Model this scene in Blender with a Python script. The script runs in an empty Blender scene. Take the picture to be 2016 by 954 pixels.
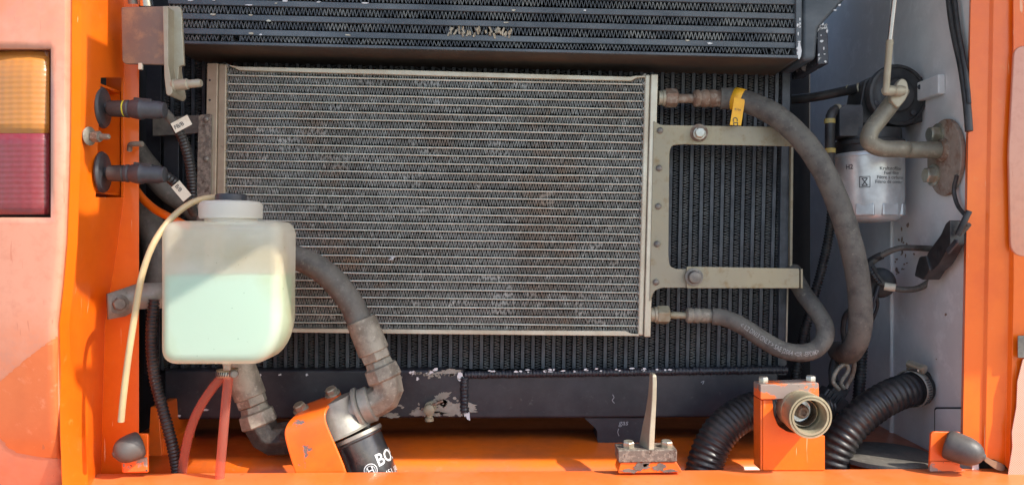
import bpy, bmesh, math, random
from mathutils import Vector, Matrix
random.seed(7)
R = math.radians

# ------------------------------------------------------------------ camera, sky, sun, exposure
F = 1550.0            # focal length in photograph pixels (photograph 2016 x 954)
D = 1.085             # metres from the lens to the plane of the condenser (y = 0)
scene = bpy.context.scene
cam_d = bpy.data.cameras.new('camera'); cam = bpy.data.objects.new('camera', cam_d)
scene.collection.objects.link(cam)
cam.location = (0, -D, 0); cam.rotation_euler = (R(90), 0, 0)
cam_d.sensor_fit = 'HORIZONTAL'; cam_d.sensor_width = 36.0; cam_d.lens = 36.0 * F / 2016.0
cam_d.clip_start = 0.02; cam_d.clip_end = 500
scene.camera = cam

SUN_EL, SUN_AZ = R(43), R(122)         # azimuth clockwise from +Y: the sun stands to the right, a little in front
world = bpy.data.worlds.new('World'); scene.world = world; world.use_nodes = True
wn = world.node_tree.nodes; wl = world.node_tree.links
bg = wn['Background']; sky = wn.new('ShaderNodeTexSky')
sky.sky_type = 'NISHITA'; sky.sun_disc = False
sky.sun_elevation = SUN_EL; sky.sun_rotation = SUN_AZ
sky.air_density = 1.0; sky.dust_density = 1.6; sky.ozone_density = 1.0
wl.new(sky.outputs[0], bg.inputs[0]); bg.inputs[1].default_value = 0.15
sun_d = bpy.data.lights.new('sun', 'SUN'); sun = bpy.data.objects.new('sun', sun_d)
scene.collection.objects.link(sun)
sun_d.energy = 3.4; sun_d.angle = R(0.5); sun_d.color = (1.0, 0.93, 0.82)
to_sun = Vector((math.sin(SUN_AZ) * math.cos(SUN_EL), math.cos(SUN_AZ) * math.cos(SUN_EL), math.sin(SUN_EL)))
sun.rotation_euler = to_sun.to_track_quat('Z', 'Y').to_euler()
sun.location = to_sun * 5
vs = scene.view_settings
vs.view_transform = 'Standard'; vs.look = 'None'; vs.gamma = 1.0; vs.exposure = 1.1
vs.use_curve_mapping = False
scene.cycles.use_denoising = True
scene.cycles.max_bounces = 8
scene.cycles.transparent_max_bounces = 12

# ------------------------------------------------------------------ geometry helpers
def k(Y): return (D + Y) / F
def P(px, py, Y): return Vector(((px - 1008.0) * k(Y), Y, (477.0 - py) * k(Y)))
def PX(x, px, py):
    """the point on the upright plane of constant x that is seen at a photograph pixel"""
    Y = x * F / (px - 1008.0) - D
    return Vector((x, Y, (477.0 - py) * k(Y)))
def PZ(z, px, py):
    Y = z * F / (477.0 - py) - D
    return Vector(((px - 1008.0) * k(Y), Y, z))
def V(*a): return Vector(a)
C = scene.collection
WORLD = {}
def finish(bm, angle=38):
    bmesh.ops.recalc_face_normals(bm, faces=bm.faces)
    ca = R(angle)
    for f in bm.faces: f.smooth = True
    for e in bm.edges:
        if len(e.link_faces) == 2:
            e.smooth = e.calc_face_angle(0) < ca
def mesh_of(bm, name, mat, angle=38):
    finish(bm, angle)
    me = bpy.data.meshes.new(name); bm.to_mesh(me); bm.free()
    if mat: me.materials.append(mat)
    return me
def link(name, me, parent=None, bevel=0, seg=2, loc=None):
    o = bpy.data.objects.new(name, me); C.objects.link(o)
    if loc is not None: o.location = loc
    WORLD[o.name] = Vector(o.location)
    if parent is not None:
        o.parent = parent
        o.location = (Vector(loc) if loc is not None else Vector((0, 0, 0))) - WORLD[parent.name]
        WORLD[o.name] = Vector(loc) if loc is not None else Vector((0, 0, 0))
    if bevel:
        m = o.modifiers.new('bevel', 'BEVEL'); m.width = bevel; m.segments = seg
        m.limit_method = 'ANGLE'; m.angle_limit = R(35); m.harden_normals = True
    return o
def thing(name, label, cat, loc, group=None):
    o = bpy.data.objects.new(name, None); C.objects.link(o); o.location = loc
    o.empty_display_size = 0.02
    WORLD[o.name] = Vector(loc)
    o['label'] = label; o['category'] = cat
    if group: o['group'] = group
    return o
def part(parent, name, bm, mat, bevel=0, seg=2, angle=38, label=None):
    o = link(name, mesh_of(bm, name, mat, angle), parent, bevel, seg)
    if label: o['label'] = label
    return o
def solo(name, label, cat, bm, mat, bevel=0, seg=2, group=None, angle=38):
    finish(bm, angle)
    c = Vector((0, 0, 0)); lo = 1e9
    for v in bm.verts: c += v.co; lo = min(lo, v.co.z)
    c /= max(1, len(bm.verts)); c.z = lo
    for v in bm.verts: v.co -= c
    me = bpy.data.meshes.new(name); bm.to_mesh(me); bm.free(); me.materials.append(mat)
    o = link(name, me, None, bevel, seg, loc=c)
    o['label'] = label; o['category'] = cat
    if group: o['group'] = group
    return o
def structure(name, bm, mat, bevel=0, seg=2, angle=38):
    o = link(name, mesh_of(bm, name, mat, angle), None, bevel, seg)
    o['kind'] = 'structure'
    return o
def NB(): return bmesh.new()

def frame(d, up=None):
    d = Vector(d).normalized()
    u = Vector(up) if up is not None else (Vector((0, 0, 1)) if abs(d.z) < 0.9 else Vector((1, 0, 0)))
    a = (u - d * u.dot(d)).normalized(); b = d.cross(a)
    return d, a, b
def box(bm, c, s, rot=None):
    c = Vector(c); m = rot.to_3x3() if rot is not None else Matrix.Identity(3)
    vs_ = [bm.verts.new(c + m @ Vector((x * s[0] / 2, y * s[1] / 2, z * s[2] / 2))) for x in (-1, 1) for y in (-1, 1) for z in (-1, 1)]
    for f in ((0, 1, 3, 2), (4, 6, 7, 5), (0, 4, 5, 1), (2, 3, 7, 6), (0, 2, 6, 4), (1, 5, 7, 3)):
        bm.faces.new([vs_[i] for i in f])
    return bm
def bar(bm, a, b, w, h, up=(0, 0, 1)):
    """square bar between two points; w across, h along up"""
    a = Vector(a); b = Vector(b); d, u, s = frame(b - a, up)
    ring = []
    for p in (a, b):
        ring.append([bm.verts.new(p + s * (i * w / 2) + u * (j * h / 2)) for i, j in ((-1, -1), (1, -1), (1, 1), (-1, 1))])
    for i in range(4):
        bm.faces.new((ring[0][i], ring[0][(i + 1) % 4], ring[1][(i + 1) % 4], ring[1][i]))
    bm.faces.new(ring[0][::-1]); bm.faces.new(ring[1])
    return bm
def loft(bm, rings, closed=True, cap=True):
    vr = [[bm.verts.new(p) for p in r] for r in rings]
    n = len(vr[0])
    for a, b in zip(vr, vr[1:]):
        for i in range(n if closed else n - 1):
            bm.faces.new((a[i], a[(i + 1) % n], b[(i + 1) % n], b[i]))
    if cap and closed:
        bm.faces.new(vr[0][::-1]); bm.faces.new(vr[-1])
    return bm
def lathe(bm, p, d, prof, seg=24, up=None, cap=True, phase=0.0):
    p = Vector(p); d, a, b = frame(d, up)
    rings = []
    for t, r in prof:
        r = max(r, 1e-5)
        rings.append([p + d * t + (a * math.cos(phase + 2 * math.pi * i / seg) + b * math.sin(phase + 2 * math.pi * i / seg)) * r for i in range(seg)])
    return loft(bm, rings, True, cap)
def spline(pts, step=0.004):
    pts = [Vector(p) for p in pts]
    q = [2 * pts[0] - pts[1]] + pts + [2 * pts[-1] - pts[-2]]
    out = []
    for i in range(1, len(q) - 2):
        p0, p1, p2, p3 = q[i - 1], q[i], q[i + 1], q[i + 2]
        n = max(2, int((p2 - p1).length / step))
        for j in range(n):
            t = j / n
            out.append(0.5 * ((2 * p1) + (p2 - p0) * t + (2 * p0 - 5 * p1 + 4 * p2 - p3) * t * t + (3 * p1 - p0 - 3 * p2 + p3) * t ** 3))
    out.append(pts[-1])
    return out
def resample(path, ds):
    out = [path[0]]; acc = 0.0
    for a, b in zip(path, path[1:]):
        L = (b - a).length
        if L < 1e-9: continue
        while acc + L >= ds:
            t = (ds - acc) / L
            a = a.lerp(b, t); out.append(a); L = (b - a).length; acc = 0.0
        acc += L
    return out
def sweep(bm, path, rad, seg=16, cap=True, flat=1.0):
    n = len(path)
    T = [(path[min(i + 1, n - 1)] - path[max(i - 1, 0)]).normalized() for i in range(n)]
    u = frame(T[0])[1]; rings = []; s = 0.0
    for i in range(n):
        if i: s += (path[i] - path[i - 1]).length
        u = (u - T[i] * u.dot(T[i])).normalized(); w = T[i].cross(u)
        r = rad(s) if callable(rad) else rad
        rings.append([path[i] + (u * math.cos(2 * math.pi * j / seg) + w * math.sin(2 * math.pi * j / seg) * flat) * r for j in range(seg)])
    return loft(bm, rings, True, cap)
def hose(bm, pts, rad, seg=16, step=0.004, lump=0.0):
    path = resample(spline(pts, 0.003), step)
    if lump:
        ph = random.random() * 9
        base = rad
        rad = lambda s: base * (1 + lump * math.sin(s * 61 + ph) * math.sin(s * 143 + 2 * ph))
    return sweep(bm, path, rad, seg)
def ribbed(bm, pts, r, pitch, depth, seg=16, per=6, shape=1.0):
    path = resample(spline(pts, 0.003), pitch / per)
    def rr(s):
        t = 0.5 + 0.5 * math.cos(2 * math.pi * s / pitch)
        return r - depth * (1 - t ** shape)
    return sweep(bm, path, rr, seg)
def arc_round(pts, r, n=5):
    """round the corners of a polygon; r a number or list of one radius per corner"""
    out = []; N = len(pts)
    for i in range(N):
        p = Vector(pts[i]); a = Vector(pts[i - 1]); b = Vector(pts[(i + 1) % N])
        rr = r[i] if isinstance(r, (list, tuple)) else r
        if rr <= 0: out.append(tuple(p)); continue
        da = a - p; db = b - p
        q = min(rr, da.length * 0.48, db.length * 0.48)
        p0 = p + da.normalized() * q; p1 = p + db.normalized() * q
        for j in range(n + 1):
            t = j / n
            w = p0 * (1 - t) ** 2 + p * 2 * t * (1 - t) + p1 * t * t
            out.append(tuple(w))
    return out
def prism(bm, poly, Y, T, tilt=None):
    """outline in photograph pixels at depth Y, T metres thick (real size, straight back)"""
    f = [P(x, y, Y if tilt is None else Y + tilt(x, y)) for x, y in poly]
    a = [bm.verts.new(p) for p in f]; b = [bm.verts.new(p + Vector((0, T, 0))) for p in f]
    n = len(f)
    bm.faces.new(a); bm.faces.new(b[::-1])
    for i in range(n): bm.faces.new((a[i], b[i], b[(i + 1) % n], a[(i + 1) % n]))
    return bm
def prism_x(bm, poly, x, T):
    f = [PX(x, *p) for p in poly]; a = [bm.verts.new(p) for p in f]; b = [bm.verts.new(p + V(T, 0, 0)) for p in f]; n = len(f)
    bm.faces.new(a); bm.faces.new(b[::-1])
    for i in range(n): bm.faces.new((a[i], b[i], b[(i + 1) % n], a[(i + 1) % n]))
    return bm
def hexbolt(bm, p, d, r, h=None, washer=1.45, phase=0.3, up=None):
    h = h or r * 0.95
    p = Vector(p); d = Vector(d).normalized()
    if washer: lathe(bm, p, d, [(0, r * washer), (r * .22, r * washer), (r * .26, r * washer * .96)], 24)
    z = r * .26 if washer else 0
    lathe(bm, p + d * z, d, [(0, r), (h * .86, r), (h, r * .84)], 6, phase=phase, up=up)
    lathe(bm, p + d * (z + h * .97), d, [(0, r * .80), (h * .06, r * .78), (h * .07, r * .5)], 20)
    return bm
def text_geo(s, size, bold=False):
    cu = bpy.data.curves.new('t', 'FONT'); cu.body = s; cu.size = size
    cu.resolution_u = 3; cu.offset = 0.012 * size if bold else 0.0
    o = bpy.data.objects.new('t', cu); C.objects.link(o)
    dg = bpy.context.evaluated_depsgraph_get(); dg.update()
    me = bpy.data.meshes.new_from_object(o.evaluated_get(dg))
    vs_ = [(v.co.x, v.co.y) for v in me.vertices]; fs = [tuple(p.vertices) for p in me.polygons]
    bpy.data.objects.remove(o); bpy.data.curves.remove(cu); bpy.data.meshes.remove(me)
    return vs_, fs
def put_text(bm, geo, fn):
    vs_, fs = geo
    vv = [bm.verts.new(fn(x, y)) for x, y in vs_]
    for f in fs:
        try: bm.faces.new([vv[i] for i in f])
        except ValueError: pass
    return bm

# ------------------------------------------------------------------ materials
def pm(name, base, rough=0.5, metal=0.0, var=None, spots=None, spots2=None, bump=None, coat=0.0, spec=0.5, sss=None, trans=0.0, scratch=None, stretch=None, coherent=False):
    """var=(colour2, scale, lo, hi); spots=(colour, scale, threshold, rough, softness); bump=(scale, strength)"""
    m = bpy.data.materials.new(name); m.use_nodes = True
    nt = m.node_tree; N = nt.nodes; L = nt.links; b = N['Principled BSDF']
    tc = N.new('ShaderNodeTexCoord'); oi = N.new('ShaderNodeObjectInfo')
    vec = tc.outputs['Object']
    if stretch:
        mp = N.new('ShaderNodeMapping'); mp.inputs['Scale'].default_value = stretch
        L.new(vec, mp.inputs[0]); vec = mp.outputs[0]
    mul = N.new('ShaderNodeMath'); mul.operation = 'MULTIPLY'; mul.inputs[1].default_value = 37.0
    L.new(oi.outputs['Random'], mul.inputs[0])
    def noise(scale, detail=4, rgh=0.6):
        n = N.new('ShaderNodeTexNoise'); n.noise_dimensions = '4D'
        n.inputs['Scale'].default_value = scale; n.inputs['Detail'].default_value = detail
        n.inputs['Roughness'].default_value = rgh
        L.new(vec, n.inputs['Vector'])
        if not coherent: L.new(mul.outputs[0], n.inputs['W'])
        return n.outputs[0]
    def ramp(src, lo, hi):
        r = N.new('ShaderNodeMapRange'); r.inputs[1].default_value = lo; r.inputs[2].default_value = hi
        L.new(src, r.inputs[0]); return r.outputs[0]
    def mix(fac, a, c):
        x = N.new('ShaderNodeMix'); x.data_type = 'RGBA'
        L.new(fac, x.inputs[0])
        if isinstance(a, tuple): x.inputs[6].default_value = (*a, 1)
        else: L.new(a, x.inputs[6])
        x.inputs[7].default_value = (*c, 1)
        return x.outputs[2]
    col = tuple(base); rg = None
    if var:
        vl = var if isinstance(var, list) else [var]
        for vv in vl: col = mix(ramp(noise(vv[1], 6, .68), vv[2] - .02, vv[2] + (vv[3] - vv[2]) * .55), col, vv[0])
    fine = noise(420, 3)
    rr = N.new('ShaderNodeMapRange'); rr.inputs[1].default_value = .25; rr.inputs[2].default_value = .75
    rr.inputs[3].default_value = max(0.03, rough - .07); rr.inputs[4].default_value = min(1, rough + .1)
    L.new(noise(28, 5), rr.inputs[0]); rg = rr.outputs[0]
    mt = None; hgt = None
    for sp in (spots, spots2):
        if not sp: continue
        soft = sp[4] if len(sp) > 4 else 0.02
        fac = ramp(noise(sp[1], 6, .65), sp[2], sp[2] + soft)
        col = mix(fac, col, sp[0])
        mr = N.new('ShaderNodeMix'); L.new(fac, mr.inputs[0]); L.new(rg, mr.inputs[2]); mr.inputs[3].default_value = sp[3]
        rg = mr.outputs[0]; hgt = fac
    if scratch:
        mp2 = N.new('ShaderNodeMapping'); mp2.inputs['Rotation'].default_value = (0, scratch[1], 0); mp2.inputs['Scale'].default_value = (1, 1, .07)
        L.new(tc.outputs['Object'], mp2.inputs[0])
        n2 = N.new('ShaderNodeTexNoise'); n2.inputs['Scale'].default_value = 210; n2.inputs['Detail'].default_value = 3; n2.inputs['Distortion'].default_value = .4
        L.new(mp2.outputs[0], n2.inputs['Vector'])
        col = mix(ramp(n2.outputs[0], scratch[2], scratch[2] + .03), col, scratch[0])
    if isinstance(col, tuple): b.inputs['Base Color'].default_value = (*col, 1)
    else: L.new(col, b.inputs['Base Color'])
    L.new(rg, b.inputs['Roughness'])
    b.inputs['Metallic'].default_value = metal
    b.inputs['Specular IOR Level'].default_value = spec
    b.inputs['Coat Weight'].default_value = coat; b.inputs['Coat Roughness'].default_value = 0.08
    b.inputs['Transmission Weight'].default_value = trans
    if sss:
        b.inputs['Subsurface Weight'].default_value = sss[0]; b.inputs['Subsurface Radius'].default_value = sss[1]
        b.inputs['Subsurface Scale'].default_value = sss[2]
    if bump:
        bp = N.new('ShaderNodeBump'); bp.inputs['Strength'].default_value = bump[1]; bp.inputs['Distance'].default_value = 0.0015
        L.new(noise(bump[0], 5), bp.inputs['Height'])
        src = bp.outputs[0]
        if hgt is not None:
            b2 = N.new('ShaderNodeBump'); b2.inputs['Strength'].default_value = 0.5; b2.inputs['Distance'].default_value = -0.0006
            L.new(hgt, b2.inputs['Height']); L.new(src, b2.inputs['Normal']); src = b2.outputs[0]
        L.new(src, b.inputs['Normal'])
    return m

OR = (0.82, 0.145, 0.005)
M = {}
M['orange'] = pm('orange_paint', OR, .34, var=[((.74, .115, .005), 9, .45, .75), ((.78, .19, .03), 90, .62, .9)], spots=((.20, .09, .05), 85, .70, .7), spots2=((.10, .07, .06), 30, .755, .7), bump=(55, .07), coat=.28, spec=.4, scratch=((.84, .36, .18), R(20), .71))
M['orange_dusty'] = pm('orange_dusty', (.80, .15, .010), .38, var=[((.58, .125, .025), 14, .45, .85), ((.62, .18, .06), 70, .6, .85)], spots=((.16, .07, .04), 30, .70, .7, .08), bump=(70, .08), coat=.3)
M['orange_beam'] = pm('orange_beam', (.72, .15, .025), .38, scratch=((.45, .17, .09), R(80), .70), var=[((.70, .19, .065), 7, .42, .8), ((.52, .10, .025), 120, .6, .8)], spots=((.30, .14, .08), 90, .72, .7), bump=(45, .08), coat=.25)
M['orange_chipped'] = pm('orange_chipped', (.84, .15, .010), .4, var=((.72, .11, .012), 12, .45, .75), spots=((.13, .11, .11), 36, .635, .6), bump=(60, .12), coat=.2)
M['orange_worn'] = pm('orange_worn', (.78, .15, .03), .5, spots=((.26, .20, .17), 42, .47, .6, .04), spots2=((.06, .05, .05), 160, .64, .7), bump=(80, .2))
M['orange_fade_glare'] = pm('orange_fade_glare', (.58, .24, .155), .35, var=[((.60, .18, .085), 4.5, .5, .75), ((.53, .20, .125), 90, .5, .8)], spots=((.52, .17, .10), 40, .70, .5, .05), bump=(16, .05), coat=.4, scratch=((.50, .17, .10), R(-35), .69))  # pale tone carries the left skin's glare and reflection along with paint fading
M['orange_reflection'] = pm('orange_reflection_paint', (.62, .145, .04), .38, var=[((.56, .12, .03), 9, .45, .75), ((.70, .23, .11), 60, .6, .8)], bump=(16, .05), coat=.3, scratch=((.45, .12, .05), R(-35), .70))  # deeper orange for the reflection painted on the left skin
M['black_paint'] = pm('black_paint', (.014, .015, .021), .42, var=[((.028, .029, .036), 26, .42, .8), ((.06, .06, .062), 150, .61, .85)], spots=((.50, .50, .50), 34, .76, .5), bump=(90, .12))
M['black_chipped'] = pm('black_chipped', (.024, .026, .035), .42, var=((.05, .05, .06), 26, .4, .75), spots=((.50, .50, .49), 19, .56, .5, .012), spots2=((.03, .032, .04), 120, .62, .5, .01), bump=(90, .15))
M['core_black'] = pm('core_black', (.024, .029, .038), .45, var=((.07, .08, .093), 30, .43, .85), spots=((.55, .56, .55), 55, .755, .5), bump=(120, .1))
M['core_fin'] = pm('core_fin', (.038, .041, .046), .5, var=((.13, .13, .122), 18, .47, .85), spots=((.5, .5, .47), 60, .76, .5))
M['cooler_bar'] = pm('cooler_bar', (.052, .064, .078), .45, var=[((.11, .125, .14), 20, .4, .8)], spots=((.60, .60, .57), 48, .705, .5), bump=(120, .15), stretch=(.5, 1, 1))
M['cooler_fin'] = pm('cooler_fin', (.075, .08, .088), .45, metal=.2, var=((.26, .255, .235), 30, .47, .8), spots=((.62, .58, .50), 50, .74, .5))
M['tube_alu'] = pm('tube_aluminium', (.58, .61, .54), .45, metal=.2, var=[((.44, .46, .39), 16, .42, .8)], bump=(200, .1))
M['fin_alu'] = pm('fin_aluminium', (.27, .27, .25), .48, metal=.25, coherent=True, var=[((.17, .16, .14), 7, .40, .66), ((.44, .43, .39), 75, .55, .75), ((.26, .17, .11), 6.5, .56, .74), ((.12, .105, .09), 34, .60, .8)])
M['rail_alu'] = pm('rail_aluminium', (.58, .55, .44), .42, metal=.3, var=((.44, .38, .28), 12, .4, .75), spots=((.28, .22, .15), 60, .68, .6, .1), bump=(130, .1))
M['header_alu'] = pm('header_aluminium', (.40, .34, .25), .45, metal=.3, var=((.30, .24, .17), 14, .4, .75), spots=((.2, .15, .10), 80, .66, .6, .1), bump=(130, .12))
M['zinc'] = pm('yellow_zinc', (.30, .265, .175), .52, metal=.25, var=[((.27, .245, .18), 9, .4, .7), ((.22, .16, .08), 70, .55, .8)], spots=((.13, .10, .06), 110, .67, .6, .06), bump=(150, .12))
M['zinc_pale'] = pm('pale_zinc', (.38, .35, .265), .48, metal=.3, var=((.33, .29, .21), 30, .4, .7), spots=((.2, .15, .1), 120, .66, .6, .08), bump=(150, .12))
M['brass_zinc'] = pm('brassy_zinc', (.46, .41, .28), .36, metal=.5, var=((.34, .29, .19), 30, .42, .7), spots=((.2, .13, .08), 90, .66, .6, .06), bump=(150, .1))
M['lever'] = pm('lever_steel', (.225, .205, .155), .5, metal=.25, var=[((.16, .14, .105), 25, .42, .75), ((.30, .28, .22), 120, .56, .8)], spots=((.12, .085, .05), 50, .68, .6, .06), bump=(150, .15))
M['steel_brown'] = pm('brown_steel', (.25, .165, .105), .45, metal=.25, var=[((.17, .125, .10), 12, .4, .7), ((.31, .20, .12), 50, .5, .8)], bump=(110, .12))
M['dark_brown'] = pm('dark_brown_steel', (.062, .047, .036), .55, var=((.10, .072, .048), 10, .45, .8), bump=(110, .1))
M['rust_speckle'] = pm('speckled_steel', (.145, .12, .10), .65, metal=.2, var=((.25, .21, .17), 190, .5, .62), spots=((.10, .07, .055), 120, .58, .7), bump=(220, .5))
M['cast_dusty'] = pm('dusty_casting', (.30, .275, .22), .6, metal=.25, var=[((.17, .15, .12), 34, .42, .7), ((.36, .335, .275), 170, .56, .75)], spots=((.07, .06, .05), 46, .70, .6, .05), bump=(130, .3))
M['cast_grey'] = pm('grey_casting', (.34, .33, .29), .5, metal=.35, var=((.24, .225, .19), 22, .4, .7), spots=((.06, .05, .045), 30, .64, .5, .03), bump=(130, .25))
M['oily'] = pm('oily_casting', (.013, .010, .008), .62, var=((.04, .033, .027), 60, .45, .75), bump=(110, .9))
M['rust'] = pm('rusty_fitting', (.22, .145, .10), .7, metal=.15, var=[((.15, .085, .055), 40, .4, .7), ((.30, .25, .20), 130, .5, .75)], bump=(180, .5))
M['rust_plate'] = pm('rusty_plate', (.30, .25, .205), .7, metal=.15, var=[((.20, .10, .06), 26, .50, .70), ((.38, .32, .26), 70, .55, .8)], bump=(120, .4))
M['bolt'] = pm('bolt_zinc', (.56, .55, .48), .33, metal=.75, var=((.40, .36, .27), 60, .4, .75), bump=(200, .1))
M['bolt_dark'] = pm('bolt_dark', (.13, .12, .11), .5, metal=.5, var=((.22, .2, .17), 80, .4, .8), bump=(200, .2))
M['chrome'] = pm('chrome_rod', (.62, .62, .60), .18, metal=1.0, var=((.42, .40, .35), 30, .5, .8))
M['rubber'] = pm('rubber_hose', (.050, .047, .043), .62, var=[((.115, .105, .09), 22, .35, .7), ((.17, .155, .135), 150, .55, .85)], bump=(160, .3))
M['rubber_dusty'] = pm('dusty_rubber', (.080, .073, .064), .7, var=[((.125, .115, .098), 16, .38, .8), ((.055, .05, .046), 60, .5, .8), ((.17, .155, .13), 200, .6, .8)], bump=(160, .3))
M['rubber_buffer'] = pm('buffer_rubber', (.036, .035, .036), .5, var=((.075, .07, .066), 30, .35, .7), bump=(120, .2))
M['plastic_black'] = pm('black_plastic', (.014, .014, .016), .46, var=((.05, .048, .048), 30, .4, .8), bump=(140, .12))
M['plastic_grey'] = pm('grey_plastic', (.028, .030, .038), .44, var=((.065, .065, .07), 30, .43, .85), bump=(140, .12))
M['conduit'] = pm('corrugated_plastic', (.013, .013, .015), .36, var=((.05, .047, .043), 40, .48, .85))
M['grey_wall'] = pm('grey_wall_paint', (.70, .695, .69), .42, var=[((.58, .575, .57), 6, .42, .7), ((.72, .715, .71), 40, .55, .8)], spots=((.20, .165, .14), 24, .70, .7, .06), bump=(30, .05), coat=.1)
M['dark_wall'] = pm('dark_recess', (.02, .02, .026), .7, var=((.035, .034, .036), 8, .4, .7))
M['silver_can'] = pm('silver_can', (.72, .75, .76), .34, metal=.45, var=((.50, .51, .51), 14, .4, .75), spots=((.74, .76, .76), 150, .69, .3, .03), bump=(60, .03))
M['ink'] = pm('ink', (.05, .05, .055), .6)
M['ink_white'] = pm('white_ink', (.62, .63, .64), .6)
M['can_black'] = pm('black_can', (.016, .016, .019), .3, var=((.06, .058, .055), 30, .45, .8), spots=((.15, .14, .12), 110, .68, .5, .05), coat=.3)
M['tag_yellow'] = pm('yellow_tag', (.86, .47, .012), .5, var=((.75, .36, .02), 40, .45, .8))
M['tag_white'] = pm('cream_tag', (.66, .60, .47), .55, var=((.52, .45, .33), 60, .45, .8))
M['hose_print'] = pm('hose_print', (.30, .29, .27), .7)
M['tube_cream'] = pm('cream_tube', (.50, .36, .19), .35, var=((.40, .30, .17), 20, .4, .7), sss=(.3, (1, .7, .4), .004))
M['yellow_ring'] = pm('yellow_seal', (.55, .55, .03), .5)
M['rust_fleck'] = pm('rust_fleck', (.20, .145, .11), .8, var=((.30, .24, .19), 200, .5, .7))
M['clip_yellow'] = pm('dull_yellow', (.42, .32, .09), .6, var=((.30, .25, .10), 80, .45, .7))
M['concrete'] = pm('concrete', (.32, .33, .31), .8, var=((.25, .255, .24), 3, .4, .7))
M['scribble'] = pm('white_marker', (.30, .31, .33), .7)

def node_mat(name):
    m = bpy.data.materials.new(name); m.use_nodes = True
    return m, m.node_tree.nodes, m.node_tree.links, m.node_tree.nodes['Principled BSDF'], m.node_tree.nodes['Material Output']
def milky(name, col, tr, rough=.35, transl=.5, tint=(1, 1, 1), stain=None):
    m, N, L, b, out = node_mat(name)
    b.inputs['Base Color'].default_value = (*col, 1); b.inputs['Roughness'].default_value = rough
    t = N.new('ShaderNodeBsdfTranslucent'); t.inputs[0].default_value = (*col, 1)
    a = N.new('ShaderNodeMixShader'); a.inputs[0].default_value = transl
    L.new(b.outputs[0], a.inputs[1]); L.new(t.outputs[0], a.inputs[2])
    tp = N.new('ShaderNodeBsdfTransparent'); tp.inputs[0].default_value = (*tint, 1)
    c = N.new('ShaderNodeMixShader'); c.inputs[0].default_value = tr
    L.new(a.outputs[0], c.inputs[1]); L.new(tp.outputs[0], c.inputs[2])
    no = N.new('ShaderNodeTexNoise'); no.inputs['Scale'].default_value = 40
    if stain:
        tc = N.new('ShaderNodeTexCoord'); n2 = N.new('ShaderNodeTexNoise'); n2.inputs['Scale'].default_value = 11; n2.inputs['Detail'].default_value = 7
        n3 = N.new('ShaderNodeTexNoise'); n3.inputs['Scale'].default_value = 240; n3.inputs['Detail'].default_value = 2
        L.new(tc.outputs['Object'], n2.inputs['Vector']); L.new(tc.outputs['Object'], n3.inputs['Vector'])
        r2 = N.new('ShaderNodeMapRange'); r2.inputs[1].default_value = .46; r2.inputs[2].default_value = .75; L.new(n2.outputs[0], r2.inputs[0])
        r3 = N.new('ShaderNodeMapRange'); r3.inputs[1].default_value = .735; r3.inputs[2].default_value = .76; L.new(n3.outputs[0], r3.inputs[0])
        m2 = N.new('ShaderNodeMix'); m2.data_type = 'RGBA'; m2.inputs[6].default_value = (*col, 1); m2.inputs[7].default_value = (*stain, 1); L.new(r2.outputs[0], m2.inputs[0])
        m3 = N.new('ShaderNodeMix'); m3.data_type = 'RGBA'; m3.inputs[7].default_value = (.2, .17, .13, 1); L.new(m2.outputs[2], m3.inputs[6]); L.new(r3.outputs[0], m3.inputs[0])
        L.new(m3.outputs[2], b.inputs['Base Color']); L.new(m2.outputs[2], t.inputs[0])
    bp = N.new('ShaderNodeBump'); bp.inputs['Strength'].default_value = .06; bp.inputs['Distance'].default_value = .002
    L.new(no.outputs[0], bp.inputs['Height']); L.new(bp.outputs[0], b.inputs['Normal'])
    L.new(c.outputs[0], out.inputs[0])
    return m
M['milky'] = milky('milky_plastic', (.90, .87, .74), .46, .28, .35, stain=(.74, .62, .40))
M['milky_cap'] = milky('cap_plastic', (.82, .80, .72), .25, .35, .35)
M['coolant'] = milky('green_fluid', (.25, .65, .53), .10, .3, .40, stain=(.42, .72, .46))
M['tube_red'] = milky('red_clear_tube', (.72, .30, .23), .6, .10, .45, (1, .68, .6))
def lens_mat(name, col):
    m, N, L, b, out = node_mat(name)
    tc = N.new('ShaderNodeTexCoord')
    w1 = N.new('ShaderNodeTexWave'); w1.bands_direction = 'Z'; w1.inputs['Scale'].default_value = 55
    w2 = N.new('ShaderNodeTexWave'); w2.bands_direction = 'X'; w2.inputs['Scale'].default_value = 30
    ad = N.new('ShaderNodeMath'); ad.operation = 'ADD'
    L.new(tc.outputs['Object'], w1.inputs[0]); L.new(tc.outputs['Object'], w2.inputs[0])
    L.new(w1.outputs['Fac'], ad.inputs[0]); L.new(w2.outputs['Fac'], ad.inputs[1])
    bp = N.new('ShaderNodeBump'); bp.inputs['Strength'].default_value = .13; bp.inputs['Distance'].default_value = .002
    L.new(ad.outputs[0], bp.inputs['Height']); L.new(bp.outputs[0], b.inputs['Normal'])
    no = N.new('ShaderNodeTexNoise'); no.inputs['Scale'].default_value = 25; no.inputs['Detail'].default_value = 5
    mx = N.new('ShaderNodeMix'); mx.data_type = 'RGBA'
    mx.inputs[6].default_value = (*col, 1); mx.inputs[7].default_value = (*[min(1, c * .8 + .04) for c in col], 1)
    L.new(no.outputs[0], mx.inputs[0]); L.new(mx.outputs[2], b.inputs['Base Color'])
    b.inputs['Roughness'].default_value = .3; b.inputs['Coat Weight'].default_value = .35; b.inputs['Coat Roughness'].default_value = .15
    b.inputs['Subsurface Weight'].default_value = .1; b.inputs['Subsurface Scale'].default_value = .01
    return m
M['lens_amber'] = lens_mat('amber_lens', (.46, .165, .012))
M['lens_red'] = lens_mat('red_lens', (.20, .006, .012))
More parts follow.
